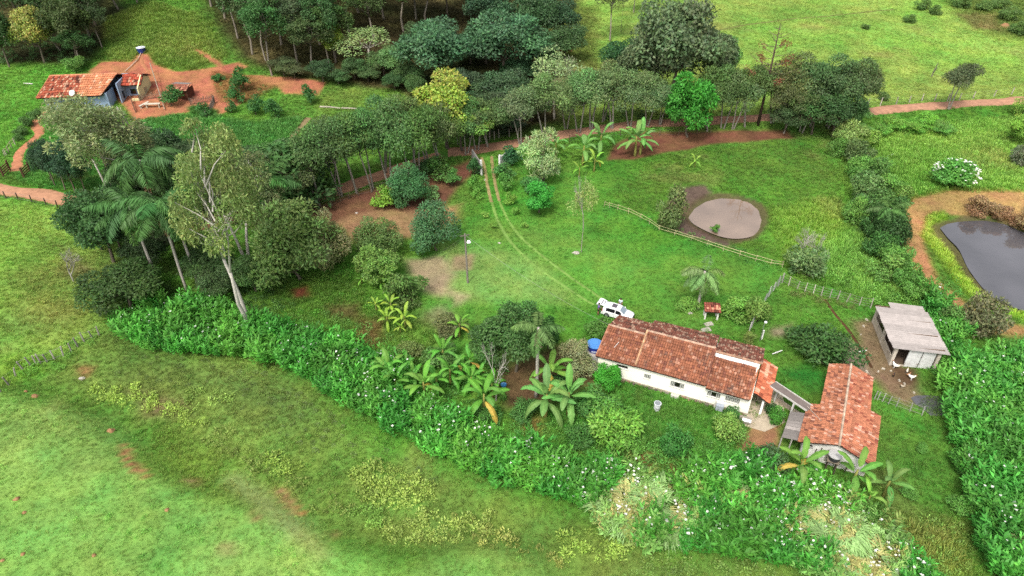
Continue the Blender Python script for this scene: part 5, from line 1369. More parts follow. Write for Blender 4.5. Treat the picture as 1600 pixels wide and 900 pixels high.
def sh_pt(x, y, z):
    a = R(63.65 - 90); return Vector((31.23 + x * math.cos(a) - y * math.sin(a), 44.67 + x * math.sin(a) + y * math.cos(a), SH.location.z + z))
st = empty('tank_stand', sh_pt(-.05, -.72, 0), SH.rotation_euler.z, 'rough timber stand against the white gable', 'stand')
for (x, y) in ((-.42, -.35), (.42, -.35), (-.42, .35), (.42, .35)):
    m = MB(); m.tube([(x, y, -.35), (x * .9, y * .9, 1.6)], .055, 6, C(104, 92, 82)); m.build('leg', 'wood', st)
m = MB(); m.box(-.55, .55, -.5, .5, 1.6, 1.68, C(150, 138, 120)); m.build('platform', 'wood', st)
water_tank('water_tank', sh_pt(-.05, -.72, 1.68), .6, .62, (74, 74, 78), (196, 194, 192), 'grey round water tank with pale lid on the gable stand')

def plank_roof():
    c0, c1, c2, c3 = [Vector(v) for v in ((28.45, 49.75, 2.25), (30.2, 49.4, 2.3), (28.1, 45.95, 2.05), (26.55, 46.5, 2.0))]
    z = gz(28, 47); o = empty('lean_to', (28.4, 48, z), 0, 'weathered grey plank lean-to roof joining the outbuilding', 'lean-to')
    n = 9; rr = random.Random(8); L = lambda v: v - Vector((28.4, 48, 0))
    for i in range(n):
        a, b = i / n + .004, (i + 1) / n - .004; v = rr.uniform(.8, 1.1); dz = Vector((0, 0, rr.uniform(0, .04)))
        p = [L(c3.lerp(c0, a)) + dz, L(c2.lerp(c1, a)) + dz, L(c2.lerp(c1, b)) + dz, L(c3.lerp(c0, b)) + dz]
        m = MB(); m.hexa(p, [q + Vector((0, 0, .05)) for q in p], C(160 * v, 152 * v, 146 * v)); m.build('plank', 'wood', o)
    for c_ in (c3, c0, c2.lerp(c3, .4)):
        q = L(c_.lerp((c0 + c2) / 2, .06)); m = MB(); m.tube([(q.x, q.y, -.3), (q.x, q.y, c_.z)], .07, 6, C(206, 200, 190)); m.build('post', 'wood', o)
plank_roof()

def walkway():
    a, b = Vector((27.7, 53.55, 2.5)), Vector((30.4, 49.95, 2.4)); z = gz(29, 52); mid = (a + b) / 2; o = empty('covered_walkway', (mid.x, mid.y, z), math.atan2(b.y - a.y, b.x - a.x), 'narrow grey roofed walkway linking the two houses', 'walkway')
    L_ = (b - a).length / 2; n = 4
    for i in range(n):
        x0 = -L_ + 2 * L_ * i / n; x1 = -L_ + 2 * L_ * (i + 1) / n + .06; m = MB(); zz = 2.45 + .012 * (n - i)
        m.hexa([(x0, -.5, zz - .05), (x1, -.5, zz - .07), (x1, .5, zz - .07), (x0, .5, zz - .05)], [(x0, -.5, zz), (x1, -.5, zz - .02), (x1, .5, zz - .02), (x0, .5, zz)], C(130, 118, 112)); m.build('roof_sheet', 'fibre_cement', o)
    for y in (-.54, .52):
        m = MB(); m.box(-L_, L_, y, y + .02 + .03, 2.36, 2.56, C(226, 222, 214)); m.build('edge_beam', 'plaster', o)
    for x, y in ((L_ * .35, -.45), (-L_ * .75, .42), (L_ * .9, .42)):
        m = MB(); m.box(x - .08, x + .08, y - .08, y + .08, -.3, 2.36, C(236, 232, 226)); m.build('post', 'plaster', o)
    p = MB(); p.box(-L_, L_ - .3, .62, .74, -.3, .55, C(200, 184, 166)); p.build('kerb_wall', 'concrete', o)
walkway()

def shed():
    H = empty('shed', (43.4, 59.25, gz(46, 63)), R(-9.5), 'open-sided block shed with pale corrugated roof', 'shed')
    c = C(214, 200, 180); Wd, D = 4.9, 8.0; w = MB()
    w.box(0, .15, 0, D, -.4, 1.05, c); w.box(Wd - .15, Wd, 0, D, -.4, 2.3, c); w.box(.15, Wd - .15, D - .15, D, -.4, 2.5, c); w.box(1.55, 4.4, 0, .13, -.4, 2.45, C(222, 222, 220, .75)); w.box(.15, 1.55, 0, .13, -.4, .15, c); w.build('wall', 'plaster_old', H)
    for (x0, x1, y0, y1) in ((-.03, .3, -.04, .3), (-.03, .27, 3.9, 4.25), (-.03, .27, D - .35, D - .02), (Wd - .3, Wd + .03, -.04, .3)):
        m = MB(); m.box(x0, x1, y0, y1, -.4, 2.62, C(224, 212, 196)); m.build('pillar', 'plaster_old', H)
    m = MB(); m.box(2.95, 3.02, -.03, -.002, .1, 2.4, C(150, 150, 150)); m.build('panel_joint', 'metal', H)
    m = MB(); m.tube([(.1, 5.0, 1.75), (.9, 5.4, 1.75)], .04, 5, C(220, 214, 206)); m.build('rail', 'wood', H)
    f = MB(); f.box(.15, Wd - .15, .15, D - .15, -.3, .02, C(110, 92, 78)); f.build('floor_slab', 'dirt', H)
    for i in range(4):
        m = MB(); y = .2 + i * 2.5; m.box(-.4, Wd + .3, y, y + .1, 2.63, 2.73, C(120, 96, 76)); m.build('rafter', 'wood', H)
    n = 8; rr = random.Random(2)
    for i in range(n):                                      # corrugated sheets, each laid over its neighbour
        y0 = -.45 + i * 1.1; m = MB(); k = 13; V = []; Fc = []; x0, x1 = -.55 + rr.uniform(-.05, .05), Wd + .62 + rr.uniform(-.05, .05); x0 += 1.2 * 0
        if i == n - 1: x0, x1 = 1.2, x1 - .3
        v = rr.uniform(.92, 1.06)
        for a in range(k + 1):
            y = y0 + 1.16 * a / k; zz = .06 * math.sin(a * math.pi / 2) + .012 * (i % 2)
            V += [(x0, y, 2.86 + zz), (x1, y, 2.68 + zz)]
        for a in range(k):
            Fc.append((2 * a, 2 * a + 1, 2 * a + 3, 2 * a + 2))
        m.add(V, Fc, C(184 * v, 175 * v, 170 * v)); m.build('roof_sheet', 'fibre_cement', H)
shed()

def far_house():
    A, B = P(76, 174), P(236, 166); d = B - A; rz = math.atan2(d.y, d.x); L_ = math.hypot(d.x, d.y); k = L_ / 20.0
    z = max(A.z, B.z) - .1; H = empty('blue_house', (A.x, A.y, z), rz, 'pale blue house with sagging red and orange tile roof on the hillside', 'house'); H.scale = (k, k * 1.5, k * 1.3)
    blue = C(160, 180, 206, .7); w = MB(); holes = [(.9, 1.6, .9, 2.1)]
    wall_holes(w, 0, 12.2, -1.6, 2.4, 0, .2, holes, blue); w.box(0, .2, .2, 6.2, -1.6, 2.4, blue); w.box(0, 12.2, 6.2, 6.4, -1.6, 2.5, blue); w.box(12.0, 12.2, .2, 2.4, -1.6, 2.4, blue)
    w.prism([(0, 0.02, 2.4), (0, 6.38, 2.4), (0, 3.2, 4.0)], (.2, 0, 0), blue); w.build('wall', 'plaster', H)
    window(H, .9, 1.6, .9, 2.1, 0, None, (240, 240, 236))
    m = MB()
    for i in range(7):
        b = MB(); b.box(2.6, 6.4, -.07, -.02, .5 + .22 * i, .5 + .22 * i + .19, C(150 + 6 * (i % 3), 168, 190)); b.build('plank', 'wood', H)
    roof(H, [((-.7, -.7, 2.3), (6.8, -.7, 2.3), (6.8, 3.2, 4.15), (.5, 3.2, 4.15))], base=(184, 98, 72), pale=.2, palec=(224, 172, 140), pitch=.36, row=.5)
    roof(H, [((6.82, -.7, 2.34), (11.6, -.6, 2.34), (13.4, 3.2, 4.15), (6.82, 3.2, 4.15))], base=(226, 150, 108), pale=.1, palec=(236, 190, 156), darkc=(206, 128, 90), mat='clay_tile_clean', pitch=.36, row=.5)
    roof(H, [((13.4, 7.0, 2.4), (-.3, 7.0, 2.4), (.5, 3.2, 4.15), (13.4, 3.2, 4.15))], base=(190, 112, 84), pale=.15, pitch=.36, row=.5)
    ridge(H, (.4, 3.2, 4.2), (13.4, 3.2, 4.2), (222, 150, 112), .15); ridge(H, (-.7, -.7, 2.36), (.45, 3.15, 4.2), (216, 140, 100), .13)
    e = MB(); e.c = blue; e.box(13.6, 13.8, 1.4, 5.4, -1.6, 3.3); e.box(13.8, 17.2, 3.6, 3.8, -1.6, 2.3); e.box(12.2, 13.6, 6.2, 6.4, -1.6, 3.0); e.box(13.8, 17.2, 6.4, 6.6, -1.6, 2.6)
    e.prism([(17.2, 1.8, -1.6), (17.2, 6.6, -1.6), (17.2, 6.6, 2.3), (17.2, 4.2, 3.5), (17.2, 1.8, 2.3)], (.2, 0, 0), C(238, 232, 178, .75)); e.box(15.6, 17.2, 1.8, 2.0, -1.6, .6, C(238, 232, 178, .75)); e.build('porch_wall', 'plaster', H)
    roof(H, [((13.6, 2.6, 2.5), (17.7, 2.6, 2.5), (17.7, 4.6, 3.5), (13.6, 4.6, 3.5)), ((17.7, 7.0, 2.4), (13.6, 7.0, 2.4), (13.6, 4.6, 3.5), (17.7, 4.6, 3.5))], base=(196, 92, 68), pale=.22, pitch=.36, row=.5)
    for (s0, s1, y, z0, z1) in ((13.55, 13.59, 1.7, .5, 1.4),):
        pass
    wd = MB(); wd.box(13.81, 13.84, 2.2, 2.8, .6, 1.7, C(40, 36, 34)); wd.build('window', 'glass', H); wd = MB(); wd.box(14.7, 15.8, 3.55, 3.598, .7, 1.5, C(40, 36, 34)); wd.build('window', 'glass', H); wd = MB(); wd.box(17.41, 17.45, 3.7, 4.7, .3, 1.5, C(206, 196, 160)); wd.build('shutter', 'wood', H)
    fl_ = MB(); fl_.box(12.2, 17.2, 1.0, 6.2, -1.6, -.15, C(196, 150, 116)); fl_.build('porch_floor', 'concrete', H)
    ds = MB(); ds.lathe([(.02, 0), (.3, .06), (.5, .2)], 16, c=C(232, 230, 226, .75)); dd = ds.build('satellite_dish', 'plastic', H); dd.location = (6.2, -.5, 2.75); dd.rotation_euler = (R(35), 0, R(20))
    return H
FH = far_house()

# hut, palisades and things round the blue house
b = P(288, 152); o = empty('hut', b, R(-8), 'small brown plank hut with tile and sheet roof beside the blue house', 'hut'); hk = 3.3
for (x, y) in ((-1.6, -1.2), (1.6, -1.2), (1.6, 1.4), (-1.6, 1.4)):
    m = MB(); m.tube([(x, y, -.5), (x, y, 2.3)], .08, 6, C(130, 104, 84)); m.build('post', 'wood', o)
for i in range(8):
    m = MB(); x = -1.55 + i * .39; m.box(x, x + .37, -1.26, -1.2, .3, 2.1 - .03 * (i % 3), C(112 + 8 * (i % 3), 72, 56)); m.build('plank', 'wood', o)
for i in range(6):
    m = MB(); y = -1.1 + i * .41; m.box(1.62, 1.68, y, y + .39, .3, 2.2, C(104 + 8 * (i % 2), 68, 54)); m.build('plank', 'wood', o)
roof(o, [((-1.9, -1.7, 2.0), (1.9, -1.7, 2.0), (1.9, .1, 2.75), (-1.9, .1, 2.75))], base=(166, 104, 84), pale=.2, pitch=.36, row=.5)
m = MB(); m.hexa([(-2.0, .05, 2.8), (1.5, .05, 2.8), (1.5, 1.8, 2.45), (-2.0, 1.8, 2.45)], [(-2.0, .05, 2.86), (1.5, .05, 2.86), (1.5, 1.8, 2.5), (-2.0, 1.8, 2.5)], C(150, 142, 138)); m.build('roof_sheet', 'fibre_cement', o)

def picket(name, label, px, h, c, gap=.22, cat='fence'):
    pts = resample([P(*p) for p in px], gap); b = P(*px[0]); o = empty(name, b, 0, label, cat); rr = random.Random(int(px[0][0])); m = MB()
    for p in pts:
        v = rr.uniform(.75, 1.15); x, y = p.x - b.x, p.y - b.y; z = gz(p.x, p.y) - b.z; hh = h * rr.uniform(.8, 1.15); m.tube([(x, y, z - .3), (x + rr.uniform(-.05, .05), y, z + hh)], .055, 5, C(c[0] * v, c[1] * v, c[2] * v))
    s = m.build('pales', 'wood', o); s['kind'] = 'stuff'
    m = MB(); m.tube([(p.x - b.x, p.y - b.y, gz(p.x, p.y) - b.z + h * .6) for p in pts[::4]] if len(pts) > 8 else [(0, 0, h * .6), (pts[-1].x - b.x, pts[-1].y - b.y, h * .6)], .04, 5, C(*c)); m.build('rail', 'wood', o)
picket('palisade_fence', 'grey stake palisade enclosing the bench yard', [(218, 158), (240, 154), (258, 153)], 1.3, (150, 130, 112))
picket('palisade_fence', 'grey stake palisade running from the hut', [(298, 164), (320, 160), (334, 158)], 1.4, (140, 122, 108))
picket('palisade_fence', 'leaning weathered palisade below the hut', [(336, 160), (330, 172), (322, 184)], 1.4, (150, 140, 128))
picket('palisade_fence', 'short stake fence under the blue house porch', [(206, 160), (212, 176)], 1.3, (140, 120, 100))
b = P(240, 168); o = empty('rustic_table', b, .1, 'whitewashed rustic table in the red dirt yard', 'table'); m = MB(); m.box(-1.5, 1.5, -.4, .4, .75, .85, C(220, 208, 188)); m.build('table_top', 'wood', o)
for x in (-1.2, 1.2):
    m = MB(); m.box(x - .12, x + .12, -.3, .3, -.2, .747, C(200, 186, 164)); m.build('leg', 'wood', o)
b = P(226, 166); o = empty('bench', b, 1.3, 'pale bench beside the rustic table', 'bench'); m = MB(); m.box(-1.3, 1.3, -.25, .25, .45, .55, C(222, 212, 194)); m.build('seat', 'wood', o)
for x in (-1.0, 1.0):
    m = MB(); m.box(x - .1, x + .1, -.2, .2, -.2, .447, C(200, 186, 164)); m.build('leg', 'wood', o)
b = P(222, 82); water_tank('water_tank', b, .95, 1.1, (40, 70, 150), (226, 232, 238), 'blue water tank with white lid alone on the hillside')
q = [P(221, 84), P(216, 94), P(206, 104), P(196, 113)]; m = MB(); m.tube([p - q[0] + Vector((0, 0, .25)) for p in q], .09, 6, C(226, 200, 178)); o = m.build('hose_pipe', 'plastic'); o.location = q[0]; tag(o, 'pale pipe running from the hillside tank to the blue house', 'pipe')
q0, q1 = P(239, 114), P(258, 173); m = MB(); m.tube([Vector((0, 0, 2.2)), q1 - q0 + Vector((0, 0, .3))], .1, 6, C(176, 160, 138)); m.tube([(0, 0, -.3), (0, 0, 2.25)], .08, 6, C(150, 134, 112)); o = m.build('gutter_pole', 'wood'); o.location = q0; tag(o, 'long leaning pole crossing the red dirt yard', 'pole')
q0, q1 = P(38, 132), P(52, 133); m = MB(); m.tube([Vector((0, 0, .25)), q1 - q0 + Vector((0, 0, .3))], .12, 6, C(224, 220, 212)); o = m.build('white_log', 'wood'); o.location = q0; tag(o, 'white stick lying in the meadow by the blue house', 'log')
for (a, b_, r_, lab) in (((500, 168), (532, 170), .2, 'pale fallen log on the hillside meadow'), ((534, 170), (566, 172), .16, 'thinner fallen log continuing the line on the meadow')):
    q0, q1 = P(*a), P(*b_); m = MB(); d = q1 - q0; m.tube([Vector((0, 0, .15)), d * .5 + Vector((0, .1, .2)), d + Vector((0, 0, .12))], [r_, r_ * .9, r_ * .7], 7, C(190, 182, 164)); o = m.build('fallen_log', 'bark'); o.location = q0; tag(o, lab, 'log')
# ---------------------------------------------------------------- fences, gate walls, pole
def fence(label, px, gap, h, r, c, wires=3, wc=(150, 146, 140), name='wire_fence', rails=None, lean=.06, square=False):
    pts = resample([P(*p) for p in px], gap); b = P(*px[0]); o = empty(name, b, 0, label, 'fence'); rr = random.Random(int(px[0][0] * 7 + px[0][1])); tops = []
    for p in pts:
        v = rr.uniform(.85, 1.12); x, y = p.x - b.x, p.y - b.y; z = gz(p.x, p.y) - b.z; hh = h * rr.uniform(.9, 1.08); lx, ly = rr.gauss(0, lean), rr.gauss(0, lean)
        m = MB(); m.tube([(x, y, z - .3), (x + lx * .5, y + ly * .5, z + hh * .5), (x + lx, y + ly, z + hh)], [r * 1.1, r, r * .9], 4 if square else 6, C(min(255, c[0] * v), min(255, c[1] * v), min(255, c[2] * v))); m.build('post', 'concrete' if square else 'wood', o); tops.append((Vector((x, y, z)), Vector((x + lx, y + ly, z + hh))))
    for k in range(wires):
        f = .95 - .75 * k / max(wires - 1, 1); m = MB(); m.tube([a.lerp(t, f) + Vector((0, -r, 0)) for a, t in tops], .012, 3, C(*wc)); m.build('wire', 'metal', o)
    if rails:
        for k, f in enumerate(rails):
            for i in range(len(tops) - 1):
                a, t = tops[i]; a2, t2 = tops[i + 1]; p0 = a.lerp(t, f + rr.uniform(-.08, .08)) + Vector((0, -.07, 0)); p1 = a2.lerp(t2, f + rr.uniform(-.08, .08)) + Vector((0, -.07, 0)); v = rr.uniform(.9, 1.08)
                m = MB(); m.tube([p0 - (p1 - p0) * .06, p1 + (p1 - p0) * .06], .036, 6, C(min(255, 196 * v), min(255, 190 * v), 138 * v)); m.build('bamboo_rail', 'bamboo', o)
    return o
fence('weathered post and wire fence climbing the slope beside the marsh', [(-40, 622), (2, 612), (24, 588), (50, 572), (64, 568), (86, 562), (112, 550), (132, 534), (155, 524)], 2.3, 1.35, .085, (176, 170, 160), 2, lean=.12)
fence('bamboo rail fence crossing the lawn below the round pond', [(944, 322), (965, 328), (1000, 342), (1030, 360), (1080, 376), (1130, 392), (1180, 408), (1222, 418)], 3.3, 1.0, .05, (196, 190, 150), 0, rails=(.9, .45))
fence('wire mesh fence with white concrete posts beside the paddock', [(1170, 520), (1180, 500), (1194, 474), (1208, 455), (1222, 442)], 2.1, 1.6, .06, (222, 218, 210), 7, wc=(196, 196, 192), square=True, lean=.03)
fence('post and wire fence along the back of the paddock', [(1222, 442), (1245, 452), (1270, 460), (1296, 466), (1322, 472), (1360, 482)], 2.6, 1.5, .06, (206, 198, 182), 4)
fence('short wire fence with white posts beside the outbuilding', [(1366, 624), (1378, 628), (1400, 636), (1440, 650)], 2.2, 1.3, .05, (214, 210, 204), 3, square=True)
fence('post and wire fence along the far pasture edge of the road', [(1355, 166), (1400, 163), (1440, 158), (1480, 158), (1520, 154), (1580, 148)], 4.2, 1.6, .1, (190, 182, 170), 3)
fence('rough stake fence under the roadside trees above the red bank', [(488, 336), (520, 322), (560, 306), (600, 298), (640, 288)], 1.5, 1.5, .06, (140, 124, 104), 3, lean=.14)
fence('post and wire fence on the upper road verge near the gate', [(700, 226), (735, 226), (765, 220), (780, 216), (810, 212)], 3.0, 1.7, .07, (196, 188, 172), 3)
fence('thin post fence on the bank under the silvery trees', [(890, 222), (940, 214), (1000, 212), (1060, 212), (1110, 208)], 3.2, 1.4, .06, (120, 102, 84), 3)
fence('low rail fence beside the orange footpath', [(8, 244), (14, 238), (24, 226)], 2.6, 1.2, .09, (186, 180, 160), 0, rails=(.9, .5))
fence('dark post and wire fence along the orange road bend', [(-20, 306), (10, 310), (50, 316), (90, 324)], 4.5, 1.2, .09, (92, 78, 66), 2)

def plank_gate(label, a, b_, h=1.5):
    p0, p1 = P(*a), P(*b_); d = p1 - p0; L_ = math.hypot(d.x, d.y); o = empty('wooden_gate', p0, math.atan2(d.y, d.x), label, 'gate'); dz = d.z
    for x in (0, L_):
        m = MB(); m.box(x - .12, x + .12, -.12, .12, -.4, h + .35 + (dz if x else 0), C(100, 72, 54)); m.build('post', 'wood', o)
    for k in range(4):
        z = .25 + k * (h - .2) / 3.5; m = MB(); m.hexa([(.12, -.04, z), (L_ - .12, -.04, z + dz), (L_ - .12, .04, z + dz), (.12, .04, z)], [(.12, -.04, z + .18), (L_ - .12, -.04, z + .18 + dz), (L_ - .12, .04, z + .18 + dz), (.12, .04, z + .18)], C(118 + 6 * (k % 2), 84, 62)); m.build('rail', 'wood', o)
plank_gate('dark wooden rail gate wing beside the low rail fence', (6, 276), (16, 266)); plank_gate('dark wooden rail gate wing beside the small dark trees', (38, 278), (48, 268))

def gate_wall(label, a, b_, h, c, post=True):
    p0, p1 = P(*a), P(*b_); d = p1 - p0; L_ = math.hypot(d.x, d.y); o = empty('gate_wall', p0, math.atan2(d.y, d.x), label, 'wall'); dz = d.z
    m = MB(); m.hexa([(.16, -.08, -.5), (L_, -.08, -.5 + dz), (L_, .08, -.5 + dz), (.16, .08, -.5)], [(.16, -.08, h * .92), (L_, -.08, h * .8 + dz), (L_, .08, h * .8 + dz), (.16, .08, h * .92)], C(*c, .7)); m.build('panel', 'plaster_old', o)
    m = MB(); m.box(-.16, .155, -.16, .16, -.5, h + .25, C(232, 230, 226, .75)); m.build('gate_post', 'plaster', o)
gate_wall('dark stained gate wall with white post at the driveway', (752, 274), (738, 250), 2.6, (150, 150, 146)); gate_wall('white slanting gate wall across the driveway from the stained one', (781, 264), (800, 246), 2.4, (226, 222, 218))

def pole():
    b = P(731, 442); h = rise(b, 365); o = empty('utility_pole', b, R(20), 'grey wooden utility pole with lamp on the dry lawn', 'utility pole')
    m = MB(); m.tube([(0, 0, -.5), (-.04, 0, h * .5), (-.1, 0, h)], [.15, .13, .1], 8, C(150, 142, 132)); m.build('pole', 'wood', o)
    m = MB(); m.box(-.75, .5, -.05, .05, h - .3, h - .2, C(130, 122, 112)); m.build('crossarm', 'wood', o)
    m = MB(); m.tube([(-.1, 0, h - 1.3), (.28, -.1, h - 1.15)], .03, 5, C(150, 150, 150)); a = m.build('lamp_arm', 'metal', o); m = MB(); m.lathe([(.05, .18), (.2, .1), (.3, -.1), (.24, -.16), (.02, -.18)], 14, (.34, -.12, h - 1.2), C(240, 240, 236, .85)); m.build('lamp_shade', 'plastic', a)
    top = b + Vector((0, 0, h - .25))
    for e, lab in ((house_pt(.9, 4.0, 4.0), 'thin power line sagging from the pole to the farmhouse roof'), (P(640, 428) + Vector((0, 0, .2)), 'longer guy wire running down from the utility pole'), (P(668, 426) + Vector((0, 0, .2)), 'shorter guy wire running down from the utility pole')):
        m = MB(); d = e - top; sag = .8 if 'power' in lab else .1; n = 16
        m.tube([d * (i / n) - Vector((0, 0, sag * 4 * (i / n) * (1 - i / n))) for i in range(n + 1)], .014, 4, C(150, 156, 140) if 'power' in lab else C(120, 120, 116)); w_ = m.build('power_line' if 'power' in lab else 'guy_wire', 'metal'); w_.location = top; tag(w_, lab, 'wire')
pole()
b = P(1187, 533); o = empty('lamp_post', b, 0, 'thin lamp post with white head behind the farmhouse', 'lamp post'); h = rise(b, 503); m = MB(); m.tube([(0, 0, -.3), (0, 0, h)], .035, 6, C(190, 190, 186)); m.build('pole', 'metal', o); m = MB(); m.lathe([(.02, .12), (.16, .06), (.18, -.02), (.03, -.06)], 12, (.08, -.05, h), C(240, 240, 238, .85)); m.build('lamp_head', 'plastic', o)
b = P(1190, 530); m = MB(); m.box(-.07, .07, -.07, .07, -.3, 1.3, C(236, 234, 230, .75)); m.box(-.09, .09, -.09, .09, 1.3, 1.36, C(226, 224, 220, .75)); o = m.build('marker_post', 'plaster'); o.location = b; tag(o, 'short white post beside the thin lamp post', 'post')
for (a, b_, lab) in (((1338, 553), (1353, 551), 'white pipe lying across the paddock trench'), ((1206, 556), (1221, 551), 'white pole sticking out behind the farmhouse roof'), ((1385, 246), (1397, 243), 'white plank lying in the far weeds')):
    q0, q1 = P(*a), P(*b_); m = MB(); m.tube([Vector((0, 0, .3)), q1 - q0 + Vector((0, 0, .36))], .06, 6, C(236, 234, 230, .75)); m.tube([(q1 - q0) * .5 + Vector((0, 0, -.2)), (q1 - q0) * .5 + Vector((0, 0, .3))], .04, 5, C(150, 140, 130)); o = m.build('white_pipe', 'plastic'); o.location = q0; tag(o, lab, 'pipe')

# little tiled shelter over the well
b = P(1110, 497); o = empty('well_shelter', b, R(-6), 'little red-tiled shelter on white posts at the well', 'shelter')
for x in (-.75, .75):
    m = MB(); m.box(x - .09, x + .09, -.35, -.17, -.3, 1.25, C(234, 230, 224, .75)); m.build('post', 'plaster', o); m = MB(); m.box(x - .09, x + .09, .45, .63, -.3, 1.55, C(234, 230, 224, .75)); m.build('post', 'plaster', o)
m = MB(); m.box(-.85, .85, -.4, -.12, 1.253, 1.36, C(226, 220, 210, .7)); m.build('beam', 'plaster', o)
roof(o, [((-1.0, -.6, 1.4), (1.0, -.6, 1.4), (1.0, .75, 1.85), (-1.0, .75, 1.85))], base=(164, 92, 76), pitch=.28, row=.34)
for (u, v, s_, lab) in ((1107, 507, .55, 'grey concrete slab set in the grass by the well'), (1103, 516, .6, 'worn concrete slab nearer the farmhouse roof'), (1078, 490, .3, 'small white block at the palm foot')):
    b = P(u, v); m = MB(); m.hexa([(-s_, -s_ * .6, -.1), (s_, -s_ * .6, -.1), (s_ * 1.05, s_ * .6, -.1), (-s_, s_ * .55, -.1)], [(-s_ * .96, -s_ * .56, .14), (s_ * .95, -s_ * .58, .13), (s_, s_ * .55, .14), (-s_ * .95, s_ * .5, .15)], C(190, 184, 170)); o = m.build('concrete_slab', 'concrete'); o.location = b; o.rotation_euler.z = .3; tag(o, lab, 'slab')
# white vat, blue bucket, litter
b = P(1026, 640); o = empty('plastic_vat', b, R(-8), 'scuffed white plastic vat standing in the grass', 'vat'); m = MB(); m.c = C(226, 228, 230, .75)
m.lathe([(.30, -.1), (.34, .3), (.36, .85), (.4, .9), (.4, .98)], 14); v_ = m.build('body', 'plastic', o); m = MB(); m.lathe([(.33, .982), (.33, .984)], 14, c=C(150, 156, 160)); m.build('opening', 'plastic', o); m = MB(); m.tube([(-.2, -.4, .5), (0, -.5, .55), (.2, -.4, .5)], .03, 5, C(150, 150, 150)); m.build('handle', 'plastic', o)
b = P(787, 606); o = empty('blue_bucket', b, .4, 'blue bucket under the dark trees by the bananas', 'bucket'); m = MB(); m.lathe([(.2, -.05), (.3, .5), (.33, .52), (.33, .56)], 16, c=C(74, 150, 214)); m.build('body', 'plastic', o); m = MB(); m.tube([(-.31, 0, .5), (0, .1, .75), (.31, 0, .5)], .018, 5, C(200, 200, 200)); m.build('handle', 'metal', o)
b = P(1455, 634); m = MB(); w_ = [(1.5 * math.cos(a) * (1 + .3 * math.sin(3 * a)), 2.0 * math.sin(a) * (1 + .25 * math.cos(2 * a)), .05) for a in np.linspace(0, 6.283, 18)[:-1]]; m.poly(w_, (.2, .2, .2)); o = m.build('puddle', 'dark_water'); o.location = b; structure(o, 'muddy puddle on trampled earth at the thicket edge')
rr = random.Random(6); LIT = 'pale scrap of litter on the trampled earth by the shed'
for (u, v) in ((1354, 500), (1349, 510), (1345, 523), (1405, 595), (1413, 600), (1428, 614), (1380, 577), (1372, 581), (1392, 580), (1354, 581)):
    b = P(u, v); m = MB(); s_ = rr.uniform(.12, .25); m.hexa([(-s_, -s_ * .6, -.03), (s_, -s_ * .5, -.03), (s_, s_ * .6, -.03), (-s_ * .8, s_ * .5, -.03)], [(-s_ * .8, -s_ * .5, .12), (s_ * .7, -s_ * .4, .16), (s_ * .8, s_ * .5, .1), (-s_ * .6, s_ * .4, .13)], C(206, 196, 178)); o = m.build('litter_scrap', 'plaster'); o.location = b; o.rotation_euler.z = rr.random() * 6; tag(o, LIT, 'litter', 'litter scraps by the shed')

# termite mounds on the near pasture
def mound(u, v, s_, lab):
    b = P(u, v); m = MB(); r = np.random.default_rng(int(u)); V = []; n = 12; prof = [(1.0, -.1), (.9, .12), (.7, .4), (.42, .62), (.15, .72)]; Fc = []
    for rad, z in prof:
        for k in range(n):
            a = 6.283 * k / n; q = s_ * rad * (1 + .16 * r.normal()); V.append((q * math.cos(a), q * math.sin(a), s_ * z * (1 + .08 * r.normal())))
    for i in range(len(prof) - 1):
        for k in range(n): Fc.append((i * n + k, i * n + (k + 1) % n, (i + 1) * n + (k + 1) % n, (i + 1) * n + k))
    Fc.append(tuple(range((len(prof) - 1) * n, len(prof) * n))); m.add(V, Fc, C(176, 136, 98)); o = m.build('termite_mound', 'dirt', None, True); o.location = b
    tag(o, lab, 'termite mound', 'termite mounds on the near pasture')
mound(54, 620, .42, 'largest red termite mound beside the marsh fence'); mound(172, 674, .4, 'pale orange termite mound above the red erosion scar')
for (u, v, s_) in ((26, 780, .26), (38, 801, .2), (36, 866, .2), (261, 797, .22), (147, 868, .2), (4, 876, .2), (40, 612, .24)):
    mound(u, v, s_, 'small orange termite mound in the short near pasture')
mound(1570, 42, 1.3, 'bare orange earth mound on the far pasture scrub')

